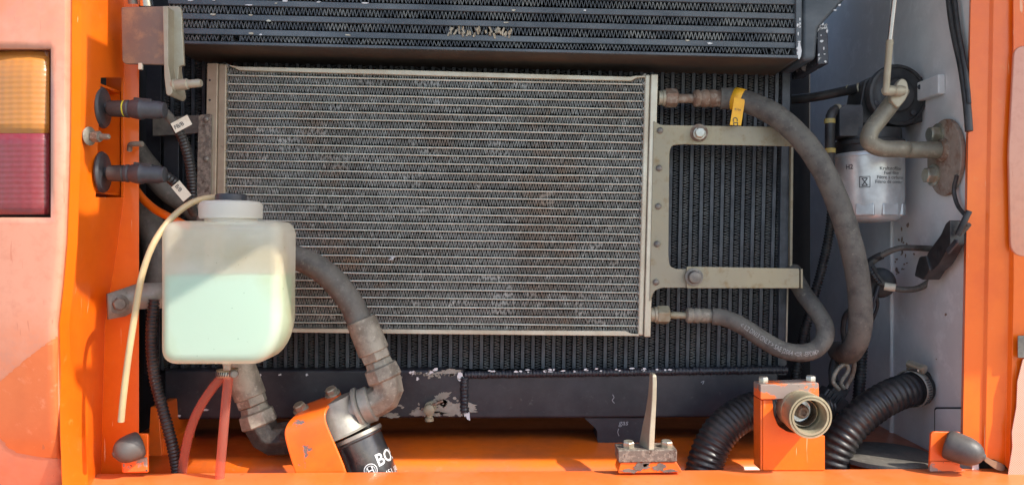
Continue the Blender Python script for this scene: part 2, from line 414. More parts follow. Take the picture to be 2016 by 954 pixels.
def dotted(name):
    m, N, L, b, out = node_mat(name)
    tc = N.new('ShaderNodeTexCoord'); mp = N.new('ShaderNodeMapping'); mp.inputs['Rotation'].default_value = (0, R(45), 0)
    mp.inputs['Scale'].default_value = (520, 520, 520)
    L.new(tc.outputs['Object'], mp.inputs[0])
    se = N.new('ShaderNodeSeparateXYZ'); L.new(mp.outputs[0], se.inputs[0])
    fr = []
    for ax in (0, 2):
        f = N.new('ShaderNodeMath'); f.operation = 'FRACT'; L.new(se.outputs[ax], f.inputs[0])
        g = N.new('ShaderNodeMath'); g.operation = 'LESS_THAN'; g.inputs[1].default_value = .55; L.new(f.outputs[0], g.inputs[0]); fr.append(g)
    mu = N.new('ShaderNodeMath'); mu.operation = 'MULTIPLY'
    L.new(fr[0].outputs[0], mu.inputs[0]); L.new(fr[1].outputs[0], mu.inputs[1])
    mx = N.new('ShaderNodeMix'); mx.data_type = 'RGBA'; L.new(mu.outputs[0], mx.inputs[0])
    mx.inputs[6].default_value = (.56, .37, .29, 1); mx.inputs[7].default_value = (.55, .17, .09, 1)
    L.new(mx.outputs[2], b.inputs['Base Color']); b.inputs['Roughness'].default_value = .4
    return m
M['dotted'] = dotted('perforated_film')

# ------------------------------------------------------------------ the setting: ground, floor, beam, walls
GZ = -1.0
bm = NB(); box(bm, (0, 0, GZ - .05), (60, 60, .1)); structure('ground', bm, M['concrete'])

# engine bay floor: orange sheet with a rolled front edge
FZ = -0.288
bm = NB()
prof = [(0.42, FZ), (0.02, FZ), (-0.035, FZ - .001), (-0.047, FZ - .003), (-0.054, FZ - .009), (-0.057, FZ - .018), (-0.057, FZ - .20)]
rings = [[V(x, y, z) for y, z in prof] for x in (-0.60, -0.2, 0.2, 0.572)]
loft(bm, rings, closed=False)
o = structure('bay_floor', bm, M['orange_dusty'], angle=60)
m = o.modifiers.new('thick', 'SOLIDIFY'); m.thickness = .004; m.offset = -1

# cross beam (rear frame member) whose top closes the picture below
bm = NB()
bl, br_ = P(-160, 933.5, -.105), P(2150, 919.5, -.105)
prof = [(0, 0), (-.14, -.001), (-.150, -.006), (-.153, -.016), (-.153, -.22), (-.003, -.22), (0, -.2)]
loft(bm, [[V(q.x, q.y + y, q.z + z) for y, z in prof] for q in (bl, bl.lerp(br_, .5), br_)], True, True)
structure('cross_beam', bm, M['orange_beam'], bevel=.0015, angle=50)

# grey side wall at the right, a plate standing in depth
WX = 0.570
bm = NB(); box(bm, (WX + .004, 0.155, 0.05), (.008, .53, .95)); wall = structure('side_wall', bm, M['grey_wall'])
bm = NB(); pts = [V(WX - .001, PX(WX, 1757, 477).y, z) for z in [(-.30 + .02 * i) for i in range(36)]]
sweep(bm, pts, lambda s: .0032 + .0007 * math.sin(s * 700), 10)
part(wall, 'weld_seam', bm, M['grey_wall'])
# access plate near the front, with a dark joint round it
bm = NB(); prism_x(bm, arc_round([(1844, 804), (1903, 804), (1903, 900), (1844, 900)], [5, 0, 0, 0]), WX - .0002, -.0025); part(wall, 'access_plate', bm, M['grey_wall'], bevel=.0008)
bm = NB(); prism_x(bm, arc_round([(1840.5, 800.5), (1903, 800.5), (1903, 903), (1840.5, 903)], [6, 0, 0, 0]), WX - .0001, -.0008); part(wall, 'plate_joint', bm, M['dark_wall'])
# mounting tab for the filter head on the wall and the reinforcing rib above the hose
bm = NB(); a = PX(WX, 1862, 155); c = PX(WX, 1815, 192); box(bm, (WX - .005, (a.y + c.y) / 2, (a.z + c.z) / 2), (.010, abs(a.y - c.y), .026))
part(wall, 'mounting_tab', bm, M['grey_wall'], bevel=.002)
bm = NB(); box(bm, (0, .43, .05), (1.3, .01, .95)); structure('rear_bulkhead', bm, M['dark_wall'])
bm = NB(); box(bm, (-.56, .17, .05), (.008, .52, .95)); structure('left_bulkhead', bm, M['dark_wall'])
bm = NB(); box(bm, (.78, .10, .02), (.36, .34, .9)); structure('body_core', bm, M['dark_wall'])
bm = NB(); lathe(bm, PZ(FZ + .002, 1742, 902) , (0, 0, 1), [(0, .062), (.006, .062), (.008, .058), (.008, .02)], 40)
solo('rubber_grommet', 'dark dusty round rubber grommet in the floor by the grey wall', 'grommet', bm, M['rubber'])

# ------------------------------------------------------------------ orange corner panels
def interp(tab, y):
    if y <= tab[0][0]: return tab[0][1]
    for (a, u), (b, v) in zip(tab, tab[1:]):
        if y <= b: return u + (v - u) * (y - a) / (b - a)
    return tab[-1][1]
# left: outer skin, pillar with connector pocket, door flange
lp = thing('corner_panel', 'orange left corner panel with glare painted into its faded outer skin around the tail lamp', 'body panel', P(60, 960, -.2))
bm = NB()
ys = [-80, -20, 40, 78, 94, 180, 262, 340, 428, 440] + list(range(460, 1070, 20))
edge = [(-20, 142), (300, 140), (480, 133), (560, 126), (640, 117), (800, 122), (960, 126)]
def skin_y(py):                       # the skin bulges and turns under towards the bottom
    t = max(0, (py - 600) / 360); return -.235 + .055 * t * t - .006 * math.sin((py - 80) / 500 * math.pi)
grid = []
for py in ys:
    e = interp(edge, py)
    xs = [-800, -300, -140, -10, 50, min(100, e - 34), min(112, e - 24), e - 14, e - 4, e]
    dy = [.10, .035, .012, .002, 0, 0, 0, .0012, .006, .016]
    grid.append([bm.verts.new(P(x, py, skin_y(py) + d)) for x, d in zip(xs, dy)])
for r in range(len(ys) - 1):
    for c in range(9):
        if 4 <= r < 8 and 2 <= c < 5: continue
        bm.faces.new((grid[r][c], grid[r][c + 1], grid[r + 1][c + 1], grid[r + 1][c]))
o = part(lp, 'outer_skin', bm, M['orange_fade_glare'], angle=50)
m = o.modifiers.new('thick', 'SOLIDIFY'); m.thickness = .012; m.offset = 1 if False else -1
bm = NB()
n0 = edge
n1 = [(-20, 186), (150, 182), (480, 163), (640, 150), (960, 172)]
n2 = [(-20, 243), (400, 243), (520, 224), (640, 205), (960, 196)]
rows = [-80, -20, 100, 153, 165, 210, 270, 330, 376, 388, 480, 560, 640, 760, 860, 960]
Y0, Y1, Y2 = -.205, -.165, -.085
g = []
for py in rows:
    a, b, c = interp(n0, py), interp(n1, py), interp(n2, py)
    q0 = P(a - 3, py, Y0 - .012 + .02 * max(0, (py - 600) / 360)); q1 = P(b, py, Y1); q2 = P(c, py, Y2); q3 = P(272, py, Y2 + .004); 
    nn = [q0 + V(0, .02, 0), q0, q0.lerp(q1, .5) + V(.001, -.004, 0), q1, q1.lerp(q2, .22), q1.lerp(q2, .96), q2, q2.lerp(q3, .5), q3, q3 + V(-.004, .008, 0), q3 + V(-.05, .02, 0)]
    g.append([bm.verts.new(p) for p in nn])
for r in range(len(rows) - 1):
    for c in range(10):
        if c == 4 and 3 <= r < 9: continue
        bm.faces.new((g[r][c], g[r][c + 1], g[r + 1][c + 1], g[r + 1][c]))
o = part(lp, 'pillar', bm, M['orange'], angle=30)
m = o.modifiers.new('thick', 'SOLIDIFY'); m.thickness = .003; m.offset = 0
m = o.modifiers.new('bevel', 'BEVEL'); m.width = .004; m.segments = 3; m.limit_method = 'ANGLE'; m.angle_limit = R(25); m.harden_normals = True
# pocket behind the opening
bm = NB()
a = P(186, 150, -.15); b = P(250, 392, -.088)
box(bm, (a.x - .040, -.118, (a.z + b.z) / 2), (.003, .09, a.z - b.z + .02))
part(lp, 'pocket_plate', bm, M['orange'])
bm = NB()
for z in (a.z, b.z): box(bm, (a.x - .024, -.118, z + (-.006 if z > 0 and z == a.z else .006)), (.040, .08, .003))
box(bm, (a.x - .024, -.080, (a.z + b.z) / 2), (.040, .003, a.z - b.z - .015))
part(lp, 'pocket_rim', bm, M['orange'])
# reflection at the foot of the skin, painted as a deeper orange patch
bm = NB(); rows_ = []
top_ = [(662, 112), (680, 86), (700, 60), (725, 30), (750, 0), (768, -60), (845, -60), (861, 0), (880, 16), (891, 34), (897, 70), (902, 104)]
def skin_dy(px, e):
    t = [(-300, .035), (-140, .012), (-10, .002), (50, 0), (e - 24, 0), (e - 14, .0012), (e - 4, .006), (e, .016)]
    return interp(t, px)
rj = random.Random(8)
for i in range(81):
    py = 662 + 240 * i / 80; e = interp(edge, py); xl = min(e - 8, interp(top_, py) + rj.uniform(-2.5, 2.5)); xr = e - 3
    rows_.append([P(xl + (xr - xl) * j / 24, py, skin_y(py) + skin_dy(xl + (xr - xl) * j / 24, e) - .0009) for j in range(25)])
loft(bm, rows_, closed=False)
part(lp, 'painted_reflection', bm, M['orange_reflection'], angle=60)
# tail lamp in the recess
tl = thing('tail_light', 'rectangular tail light with amber upper and red lower lens in orange panel', 'tail light', P(20, 428, -.225))
def lens(y0, y1, name, mt):
    bm = NB(); rings = []
    n = 8
    for i in range(n + 1):
        py = y0 + (y1 - y0) * i / n
        top = 0.0
        if name == 'amber_lens': top = .010 * max(0, 1 - i / 1.6)
        rr = []
        for x, d in [(-130, .06), (-90, .026), (-40, .012), (0, .005), (30, .001), (60, 0), (85, .002), (97, .007), (99.5, .02)]:
            rr.append(P(x, py, -.236 + d + top))
        rings.append(rr)
    loft(bm, rings, closed=False)
    o = part(tl, name, bm, mt, angle=60)
    m = o.modifiers.new('thick', 'SOLIDIFY'); m.thickness = .003; m.offset = -1
lens(99, 262, 'amber_lens', M['lens_amber']); lens(262.6, 422, 'red_lens', M['lens_red'])
bm = NB(); prism(bm, [(-150, 88), (104, 88), (104, 434), (-150, 434)], -.205, .01)
part(tl, 'housing', bm, M['plastic_black'])

# right corner panel
rp = thing('corner_panel', 'orange right corner panel with pale skin and paint loss at its foot', 'body panel', P(1960, 930, -.12))
bm = NB()
rows = [-60, 100, 250, 400, 550, 700, 820, 880, 903]
g = []
for py in rows:
    x0 = 1912 - 17 * (py / 930)
    Yb = -.112
    q = [P(x0, py, Yb) + V(.03, .022, 0), P(x0, py, Yb) + V(.006, .014, 0), P(x0, py, Yb), P(x0 + 36, py, Yb - .001), P(x0 + 44, py, Yb - .0045), P(x0 + 60, py, Yb - .005), P(x0 + 84, py + (12 if py > 890 else 0), Yb - .0065), P(1996 - 8 * max(0, (py - 600) / 300), py + (24 if py > 890 else 0), Yb - .012), P(2500, py + (26 if py > 890 else 0), Yb - .03)]
    g.append([bm.verts.new(p) for p in q])
for r in range(len(rows) - 1):
    for c in range(8): bm.faces.new((g[r][c], g[r][c + 1], g[r + 1][c + 1], g[r + 1][c]))
o = part(rp, 'pillar', bm, M['orange'], angle=30)
m = o.modifiers.new('thick', 'SOLIDIFY'); m.thickness = .0025; m.offset = 0
m = o.modifiers.new('bevel', 'BEVEL'); m.width = .003; m.segments = 3; m.limit_method = 'ANGLE'; m.angle_limit = R(14); m.harden_normals = True
def skin(pts, name, mt, Y, T=.004, r=14):
    bm = NB(); prism(bm, arc_round(pts, r), Y, T); return part(rp, name, bm, mt, bevel=.0012)
skin([(1997, 92), (2140, 80), (2140, 505), (1990, 505), (1986, 300)], 'outer_skin', M['orange_fade_glare'], -.1265, .004, [18, 0, 0, 30, 20])
skin([(2014, 706), (2140, 700), (2140, 938), (1984, 936), (1993, 880), (1992, 850), (2001, 800), (2003, 750)], 'perforated_film', M['dotted'], -.1315, .001, 3)
skin([(2004, 660), (2080, 660), (2080, 704), (2004, 704)], 'reflector', M['bolt_dark'], -.1325, .001, 3)
skin([(1937, 896), (1945, 900), (1952, 904), (1975, 912), (1980, 920), (1975, 927), (1962, 924), (1938, 907)], 'paint_loss_patch', M['steel_brown'], -.1235, .001, 5)

# ------------------------------------------------------------------ radiator
rad = thing('radiator', 'large black radiator core with vertical tubes behind the condenser', 'radiator', P(930, 825, .05))
RY = .050
def bil(TL, TR, BL, BR):
    TL, TR, BL, BR = map(Vector, (TL, TR, BL, BR))
    return lambda u, v: (TL * (1 - u) + TR * u) * (1 - v) + (BL * (1 - u) + BR * u) * v
rq = bil((318, 95), (1552, 112), (318, 728), (1536, 724))
NR = 61
TT = k(RY)
for i in range(NR):
    u = i / (NR - 1)
    a, b = rq(u, 0), rq(u, 1)
    bm = NB(); bar(bm, P(a.x, a.y, RY) + V(0, .022, 0), P(b.x, b.y, RY) + V(0, .022, 0), 7.2 * TT, .044, (0, 1, 0))
    part(rad, 'tube', bm, M['core_black'], bevel=.0006, seg=1)
def zigzag(name, parent, q, along, r0, r1, n, thick, Y, depth, mat, bend=None, jitter=.15, inset=0.0):
    """a folded fin strip: thin folded sheet with real thickness and depth"""
    vs_, fs = [], []
    def pt(t, s):
        w = q(t, r0 + (r1 - r0) * s) if along == 'u' else q(r0 + (r1 - r0) * s, t)
        return w
    span = 1 - 2 * inset
    prev = None
    for i in range(2 * n + 1):
        t = inset + span * i / (2 * n) + random.uniform(-jitter, jitter) * span / (2 * n)
        s = i % 2
        cur = (t, s)
        if prev:
            (t0, s0), (t1, s1) = prev, cur
            a, b = pt(t0, s0), pt(t1, s1)
            dx = Vector((thick / 2, 0)) if along == 'u' else Vector((0, thick / 2))
            bf = bend(0.5 * (a.x + b.x), 0.5 * (a.y + b.y)) if bend else 0.0
            if isinstance(bf, tuple): dx = dx * bf[1]; bf = bf[0]
            sh = (Vector((bf, 0)) if along == 'u' else Vector((0, bf)))
            mid = 0.5 * (a + b) 
            base = len(vs_)
            quad = [a - dx, a + dx, b + dx, b - dx]
            for p in quad: vs_.append(P(p.x + sh.x, p.y + sh.y, Y))
            for p in quad: vs_.append(P(p.x, p.y, Y) + Vector((0, depth, 0)))
            fs += [(base, base + 1, base + 2, base + 3), (base + 1, base + 5, base + 6, base + 2), (base + 4, base, base + 3, base + 7)]
        prev = cur
    me = bpy.data.meshes.new(name); me.from_pydata(vs_, [], fs); me.materials.append(mat); me.update()
    return link(name, me, parent)
for i in range(NR - 1):
    u0 = (i + .18) / (NR - 1); u1 = (i + .82) / (NR - 1)
    zigzag('fin_strip', rad, rq, 'v', u0, u1, 118, 1.25, RY + .003 + random.uniform(0, .001), .03, M['core_fin'], jitter=.25)
# core back, so the core is not see-through
bm = NB(); prism(bm, [(300, 90), (1556, 90), (1550, 730), (300, 730)], RY + .046, .01); part(rad, 'fan_shroud', bm, M['dark_wall'])
# side plate right
bm = NB(); prism(bm, [(1541, 112), (1557, 112), (1549, 738), (1531, 738)], RY - .004, .06); part(rad, 'side_plate', bm, M['core_black'], bevel=.001)
bm = NB(); prism(bm, [(1557.5, 282), (1562.5, 282), (1560, 530), (1555, 530)], RY - .010, .05); part(rad, 'edge_strip', bm, M['zinc'], bevel=.0005)
bm = NB(); prism(bm, [(1550, 560), (1552.5, 560), (1549, 700), (1546.5, 700)], RY - .006, .05); part(rad, 'seal_edge', bm, M['rail_alu'])
# left side plate, dark, with a bracket arm
bm = NB(); prism(bm, [(288, 128), (318, 128), (314, 738), (284, 738)], RY - .006, .06); part(rad, 'side_plate', bm, M['black_paint'], bevel=.001)
bm = NB(); prism(bm, [(300, 232), (392, 226), (392, 262), (300, 268)], .012, .004); part(rad, 'bracket_arm', bm, M['bolt_dark'], bevel=.0008)
bm = NB(); prism(bm, [(322, 262), (352, 262), (352, 420), (322, 420)], .030, .012); part(rad, 'bracket_plate', bm, M['black_paint'], bevel=.001)
# bottom tank in two welded lengths
TY = RY - .022
bm = NB(); prism(bm, [(322, 728), (914, 727), (914, 822), (322, 826)], TY, .10); tkl = part(rad, 'bottom_tank', bm, M['black_paint'], bevel=.004, seg=3)
bm = NB(); prism(bm, [(914.5, 737), (1534, 727), (1530, 821), (914.5, 824)], TY + .002, .10); tk = part(rad, 'bottom_tank', bm, M['black_paint'], bevel=.004, seg=3)
# paint loss on the tank: thin bare patches
def patch(parent, pts, Y, mt, name='bare_metal_patch'):
    bm = NB(); prism(bm, pts, Y, .0008); o = part(parent, name, bm, mt); return o
def blob(cx, cy, rx, ry, n=46, rough=.45, seed=0):
    rnd = random.Random(seed); ph = [(rnd.uniform(0, 6.28), rnd.uniform(.3, 1)) for _ in range(9)]
    out = []
    for i in range(n):
        t = 2 * math.pi * i / n
        f = 1 + rough * sum(w * math.sin((j + 2) * t + p) / (j + 2) for j, (p, w) in enumerate(ph)) * .8
        f *= 1 + rnd.uniform(-.16, .16) if rx > 6 else 1
        out.append((cx + rx * f * math.cos(t), cy + ry * f * math.sin(t)))
    return out
for (cx, cy, rx, ry, sd) in ((893, 803, 34, 17, 3), (868, 786, 17, 12, 5), (838, 812, 26, 8, 8), (884, 731, 22, 5, 11), (846, 735, 8, 4, 12), (812, 733, 5, 4, 13), (770, 817, 16, 5, 15), (857, 727, 5, 3, 17), (905, 740, 6, 7, 19), (916, 805, 9, 15, 23), (822, 745, 3, 2.5, 24), (551, 737, 2.5, 1.8, 25), (604, 737, 2.5, 2, 26), (512, 738, 3, 2, 27), (404, 806, 6, 2, 28), (352, 818, 4, 2, 29)):
    patch(tkl, blob(cx, cy, rx, ry, 90 if rx > 9 else 40, .75, seed=sd), TY - .0006, M['cast_grey'] if rx > 9 else M['ink_white'])
rnd = random.Random(44)
for i in range(60):
    x = rnd.gauss(862, 40); y = rnd.choice((rnd.gauss(795, 14), rnd.gauss(735, 6)))
    if 765 < x < 925 and 728 < y < 820: patch(tkl, blob(x, y, rnd.uniform(1, 4.5), rnd.uniform(.8, 3), 16, .6, seed=500 + i), TY - .0007, M['cast_grey'], 'paint_chip')
def weld(parent, p0, p1, Y, r, pitch=7.0):
    n = int((Vector(p1) - Vector(p0)).length / (pitch / 3)); pts = []
    rnd = random.Random(5)
    for i in range(n + 1):
        t = i / n; pts.append(P(p0[0] + (p1[0] - p0[0]) * t + rnd.uniform(-.5, .5), p0[1] + (p1[1] - p0[1]) * t + rnd.uniform(-.7, .7), Y))
    bm = NB(); sweep(bm, pts, lambda s: r * (1 + .17 * math.sin(s * 2 * math.pi / (pitch * k(Y)))), 12)
    return part(parent, 'weld_bead', bm, M['black_paint'], angle=80)
weld(tk, (914, 737), (1550, 727), TY + .003, 7.5 * TT)
weld(tk, (914, 742), (914, 812), TY + .001, 8 * TT)
rnd = random.Random(91)
for i in range(26):
    x = rnd.uniform(930, 1340); y = 731 - (x - 914) * .015 + rnd.uniform(-2, 3)
    patch(tk, blob(x, y, rnd.uniform(1.2, 5), rnd.uniform(.9, 2), 14, seed=i), TY - .0056, M['ink_white'], 'paint_chip')
# outlet boss under the tank with hand-written word
bm = NB(); prism(bm, arc_round([(1150, 822), (1277, 822), (1268, 842), (1267, 868), (1256, 879), (1186, 879), (1175, 868), (1177, 846)], [2, 2, 8, 8, 8, 8, 8, 10]), TY + .006, .05)
ob = part(rad, 'outlet_boss', bm, M['black_paint'], bevel=.003)
geo = text_geo('gas', 1.0)
def onto(px, py, Y, sc, slant=0.0, rot=0.0):
    c, s = math.cos(rot), math.sin(rot)
    return lambda x, y: P(px + sc * (x * c - y * s) + slant * y * sc, py - sc * (x * s + y * c), Y)
bm = NB(); put_text(bm, geo, onto(1218, 836, TY + .0053, 15, .2)); part(ob, 'scribble', bm, M['scribble'])
for i, (pp) in enumerate(([(1206, 776), (1209, 782), (1205, 787), (1210, 793)], [(1218, 843), (1216, 850), (1219, 858)], [(1380, 752), (1386, 749), (1383, 756)])):
    bm = NB(); hose(bm, [P(x, y, TY + (.0016 if i != 1 else .0056)) for x, y in pp], .0005, 6, .001); part(tk, 'scribble', bm, M['scribble'])
# drain cock
dk = None
bm = NB(); c0 = P(848, 800, TY)
lathe(bm, c0, (0, -1, 0), [(0, .0085), (.006, .0085), (.0062, .006), (.016, .006), (.0165, .0075), (.024, .0075), (.025, .006)], 18)
dk = part(rad, 'drain_cock', bm, M['zinc'])
bm = NB(); bar(bm, P(829, 806, TY - .018), P(872, 788, TY - .018), .0035, .0035); part(dk, 'drain_handle', bm, M['rust'], bevel=.001)
bm = NB(); lathe(bm, P(845, 801, TY - .013), (0, 0, -1), [(0, .005), (.014, .005), (.015, .0065), (.019, .0065)], 14); part(dk, 'drain_spout', bm, M['zinc'])

# ------------------------------------------------------------------ charge-air cooler at the top
ic = thing('charge_air_cooler', 'black finned charge-air cooler above the condenser, chipped paint', 'cooler', P(960, 110, -.045))
IY = -.045
sl = (113 - 84) / (1570 - 355)
def ily(x, off): return 84 + sl * (x - 355) + off
iq = bil((330, ily(330, 0) - 200), (1566, ily(1566, 0) - 200 + 4), (330, ily(330, 0)), (1566, ily(1566, 0) - 3))
pitch = 29.0
KI = k(IY)
rowsb = []
for j in range(6):
    off = -3.5 - (j + 1) * pitch + 5 + 4
    bm = NB(); a = Vector((330, ily(330, off))); b = Vector((1566, ily(1566, off) - 1.5 * 0 + (j * .35)))
    bar(bm, P(a.x, a.y, IY) + V(0, .03, 0), P(b.x, b.y, IY) + V(0, .03, 0), 11.5 * KI, .06, (0, 1, 0))
    part(ic, 'bar', bm, M['cooler_bar'], bevel=.0008)
    rowsb.append((a, b))
bm = NB(); bar(bm, P(330, ily(330, -.5), IY - .002) + V(0, .03, 0), P(1572, ily(1572, -.5), IY - .002) + V(0, .03, 0), 5.5 * KI, .064, (0, 1, 0)); part(ic, 'edge_rail', bm, M['cooler_bar'], bevel=.0006)
for j in range(6):
    yb = (-5 if j == 0 else -3.5 - j * pitch + 9 - 6.5); yt = -3.5 - (j + 1) * pitch + 9 + 6.5
    q = lambda u, v, yb=yb, yt=yt: Vector((334 + (1562 - 334) * u, ily(334 + (1562 - 334) * u, yt + (yb - yt) * v) + .3 * j * u))
    def bnd(x, y, j=j):
        if j == 1 and 885 < x < 1010: return random.choice((-6, 5, 7))
        if j == 0 and (1500 < x < 1562 or 430 < x < 470): return random.choice((-7, 6, 0))
        return random.uniform(-.6, .6)
    zigzag('fin_strip', ic, q, 'u', 0, 1, 165, 1.35, IY + .003, .03, M['cooler_fin'], bend=bnd, jitter=.28)
bm = NB(); prism(bm, [(890, ily(890, -46)), (1006, ily(1006, -46)), (1010, ily(1010, -36)), (888, ily(888, -36))], IY + .0025, .004)
bm.free()
# debris caught between the fins
bm = NB(); rnd = random.Random(4)
for i in range(46):
    x = rnd.uniform(882, 1006); y = ily(x, -33 + 9 + rnd.uniform(-12, 3) - 6)
    c = P(x, y, IY - .001); d = V(rnd.uniform(-.3, .6), rnd.uniform(-.2, .2), rnd.uniform(.4, 1)).normalized() * rnd.uniform(.004, .008)
    bar(bm, c - d / 2, c + d / 2, .0012, .0022)
part(ic, 'crushed_fin', bm, M['header_alu'])
bm = NB(); prism(bm, [(330, -150), (1566, -150), (1566, 104), (330, 76)], IY + .050, .01); part(ic, 'core_back', bm, M['dark_wall'])
# underside plate
bm = NB(); a0, a1 = P(330, ily(330, 3.2), IY), P(1572, ily(1572, 3.2), IY)
loft(bm, [[a0, a0 + V(0, .10, -.001), a0 + V(0, .10, .003), a0 + V(0, 0, .0015)], [a1, a1 + V(0, .10, -.001), a1 + V(0, .10, .003), a1 + V(0, 0, .0015)]])
part(ic, 'bottom_plate', bm, M['dark_brown'])
# end tank right
bm = NB(); prism(bm, [(1566, -120), (1580, -120), (1578, 112), (1568, 116)], IY - .004, .10); part(ic, 'end_plate', bm, M['cooler_bar'], bevel=.001)
bm = NB()
f = [(1579, -120), (1700, -120), (1700, -40), (1650, 14), (1612, 56), (1607, 118), (1579, 120)]
prism(bm, f, IY + .012, .13); et = part(ic, 'end_tank', bm, M['cooler_bar'], bevel=.006, seg=3)
bm = NB(); prism(bm, [(1608, 56), (1630, 44), (1632, 126), (1610, 128)], IY + .020, .10); part(et, 'tank_lug', bm, M['black_chipped'], bevel=.002)
rnd = random.Random(17)
for i in range(22):
    t = rnd.random(); x, y = (1572 + rnd.uniform(-2, 3), -10 + 120 * t) if i < 10 else ((1655 - 40 * t, 8 + 46 * t) if i < 15 else (rnd.uniform(1612, 1630), rnd.uniform(60, 124)))
    Yc = IY - .0046 if i < 10 else (IY + .0112 if i < 15 else IY + .0192)
    patch(ic, blob(x, y, rnd.uniform(1, 3.4), rnd.uniform(1, 4), 12, seed=i), Yc, M['ink_white'], 'paint_chip')
patch(ic, blob(1574, 100, 4, 15, 20, seed=77), IY - .0047, M['ink_white'], 'paint_chip')
rnd = random.Random(23)
for i in range(40):
    j = rnd.randrange(4); x = rnd.uniform(370, 1560) if i > 14 else rnd.uniform(400, 560)
    y = ily(x, -3.5 - (j + 1) * pitch + 9 + rnd.uniform(-6, 6))
    if i % 3 == 0: y = ily(x, -1)
    patch(ic, blob(x, y, rnd.uniform(1.5, 6.5), rnd.uniform(.8, 2.2), 12, seed=300 + i), IY - (.0032 if i % 3 == 0 else .0012), M['ink_white'] if i % 2 else M['rail_alu'], 'paint_chip')

# ------------------------------------------------------------------ air-conditioning condenser
cd = thing('condenser', 'flat aluminium condenser with fine horizontal tubes in front of radiator', 'condenser', P(850, 662, 0))
cq = bil((446, 131), (1271, 150), (440, 650), (1258, 658))
NT = 31
rnd = random.Random(2)
bents = [(rnd.uniform(460, 1250), rnd.uniform(150, 650), rnd.uniform(6, 26), rnd.uniform(5, 12), rnd.choice((-1, 1)) * rnd.uniform(2.0, 4.2)) for _ in range(34)]
bents += [(1000, 208, 14, 6, 4), (1160, 180, 10, 6, -4), (620, 258, 26, 8, 4), (900, 660 - 60, 16, 9, 4), (1180, 488, 16, 8, -4), (1140, 600, 8, 30, 3.5), (990, 600, 22, 20, 3.5), (670, 320, 14, 18, 3)]
def cbend(x, y):
    s = random.uniform(-.35, .35); w = random.uniform(.85, 1.2)
    for bx, by, rx, ry, a in bents:
        if abs(x - bx) < rx and abs(y - by) < ry and random.random() < .5: w = random.uniform(2.0, 3.6); s += a * .2
    return (s + .4 * math.sin(x * .021 + y * .09), w)
for i in range(1, NT):
    v = i / NT
    n = 14; path = []
    sag = random.uniform(-1.4, 1.4)
    for j in range(n + 1):
        w = cq(j / n, v); path.append(P(w.x, w.y + sag * math.sin(math.pi * j / n) + random.uniform(-.25, .25), 0) + V(0, .007, 0))
    bm = NB(); rings = []
    hh = 1.45 * k(0)
    for p in path:
        rings.append([p + V(0, -.007, -hh), p + V(0, -.0078, 0), p + V(0, -.007, hh), p + V(0, .007, hh), p + V(0, .007, -hh)])
    loft(bm, rings); part(cd, 'tube', bm, M['tube_alu'])
for i in range(NT):
    v0, v1 = (i + .09) / NT, (i + .91) / NT
    zigzag('fin_strip', cd, cq, 'u', v0, v1, 158, 1.1, .0008, .015, M['fin_alu'], bend=cbend, jitter=.16, inset=.004)
# headers
def cpx(u, v): w = cq(u, v); return w
bm = NB(); prism(bm, [(407, 124), (429, 124), (420, 660), (398, 660)], -.006, .022); part(cd, 'left_header', bm, M['header_alu'], bevel=.0015)
bm = NB(); prism(bm, [(430, 125), (446, 126), (439, 660), (421, 660)], -.004, .02); hd = part(cd, 'left_header', bm, M['header_alu'], bevel=.002, seg=3)
for y in (158, 197): 
    bm = NB(); lathe(bm, P(413, y, -.0062), (0, -1, 0), [(0, 2.2 * k(0)), (.0002, 2.2 * k(0)), (.0003, .0003)], 12); part(cd, 'pin_hole', bm, M['dark_wall'])
bm = NB(); prism(bm, [(1270, 147), (1281, 146), (1267, 661), (1256, 660)], -.004, .02); part(cd, 'right_header', bm, M['rail_alu'], bevel=.0025, seg=3)
bm = NB(); prism(bm, [(1282, 146), (1296, 146), (1281, 663), (1268, 663)], -.007, .022); part(cd, 'right_header', bm, M['rail_alu'], bevel=.0015)
# tube ends beside both headers (scalloped solder joints)
bm = NB()
for i in range(NT + 1):
    for u in (.0035, .9965):
        w = cq(u, i / NT); lathe(bm, P(w.x, w.y, .004), (0, -1, 0), [(0, 4.6 * k(0)), (.004, 4.6 * k(0)), (.006, 3.0 * k(0))], 10)
o = part(cd, 'solder_joints', bm, M['fin_alu']); o['kind'] = 'stuff'
# rails with a crimped end
bm = NB(); prism(bm, [(452, 128), (470, 131), (800, 138), (1060, 146), (1240, 151), (1252, 149), (1270, 149), (1270, 152), (1254, 153), (1243, 159), (1060, 155), (800, 147.5), (500, 139.5), (470, 138), (458, 132), (452, 131)], -.004, .018)
part(cd, 'top_rail', bm, M['rail_alu'], bevel=.0007)
bm = NB(); prism(bm, [(442, 645), (700, 647), (1000, 650), (1232, 651), (1243, 656), (1258, 657), (1258, 661), (1000, 658.5), (700, 655.5), (442, 652)], -.004, .018)
part(cd, 'bottom_rail', bm, M['rail_alu'], bevel=.0007)
# rusty speckled side plate at left
bm = NB(); prism(bm, arc_round([(390, 226), (416, 224), (413, 470), (386, 470)], [8, 3, 0, 0]), -.010, .003); sp = part(cd, 'side_plate', bm, M['rust_speckle'], bevel=.0006)
for y in (235, 313):
    bm = NB(); lathe(bm, P(406, y, -.0102), (0, -1, 0), [(0, 5.5 * k(0)), (.0015, 5.5 * k(0)), (.0028, 3.5 * k(0)), (.003, .0005)], 16); part(sp, 'rivet', bm, M['bolt_dark'])
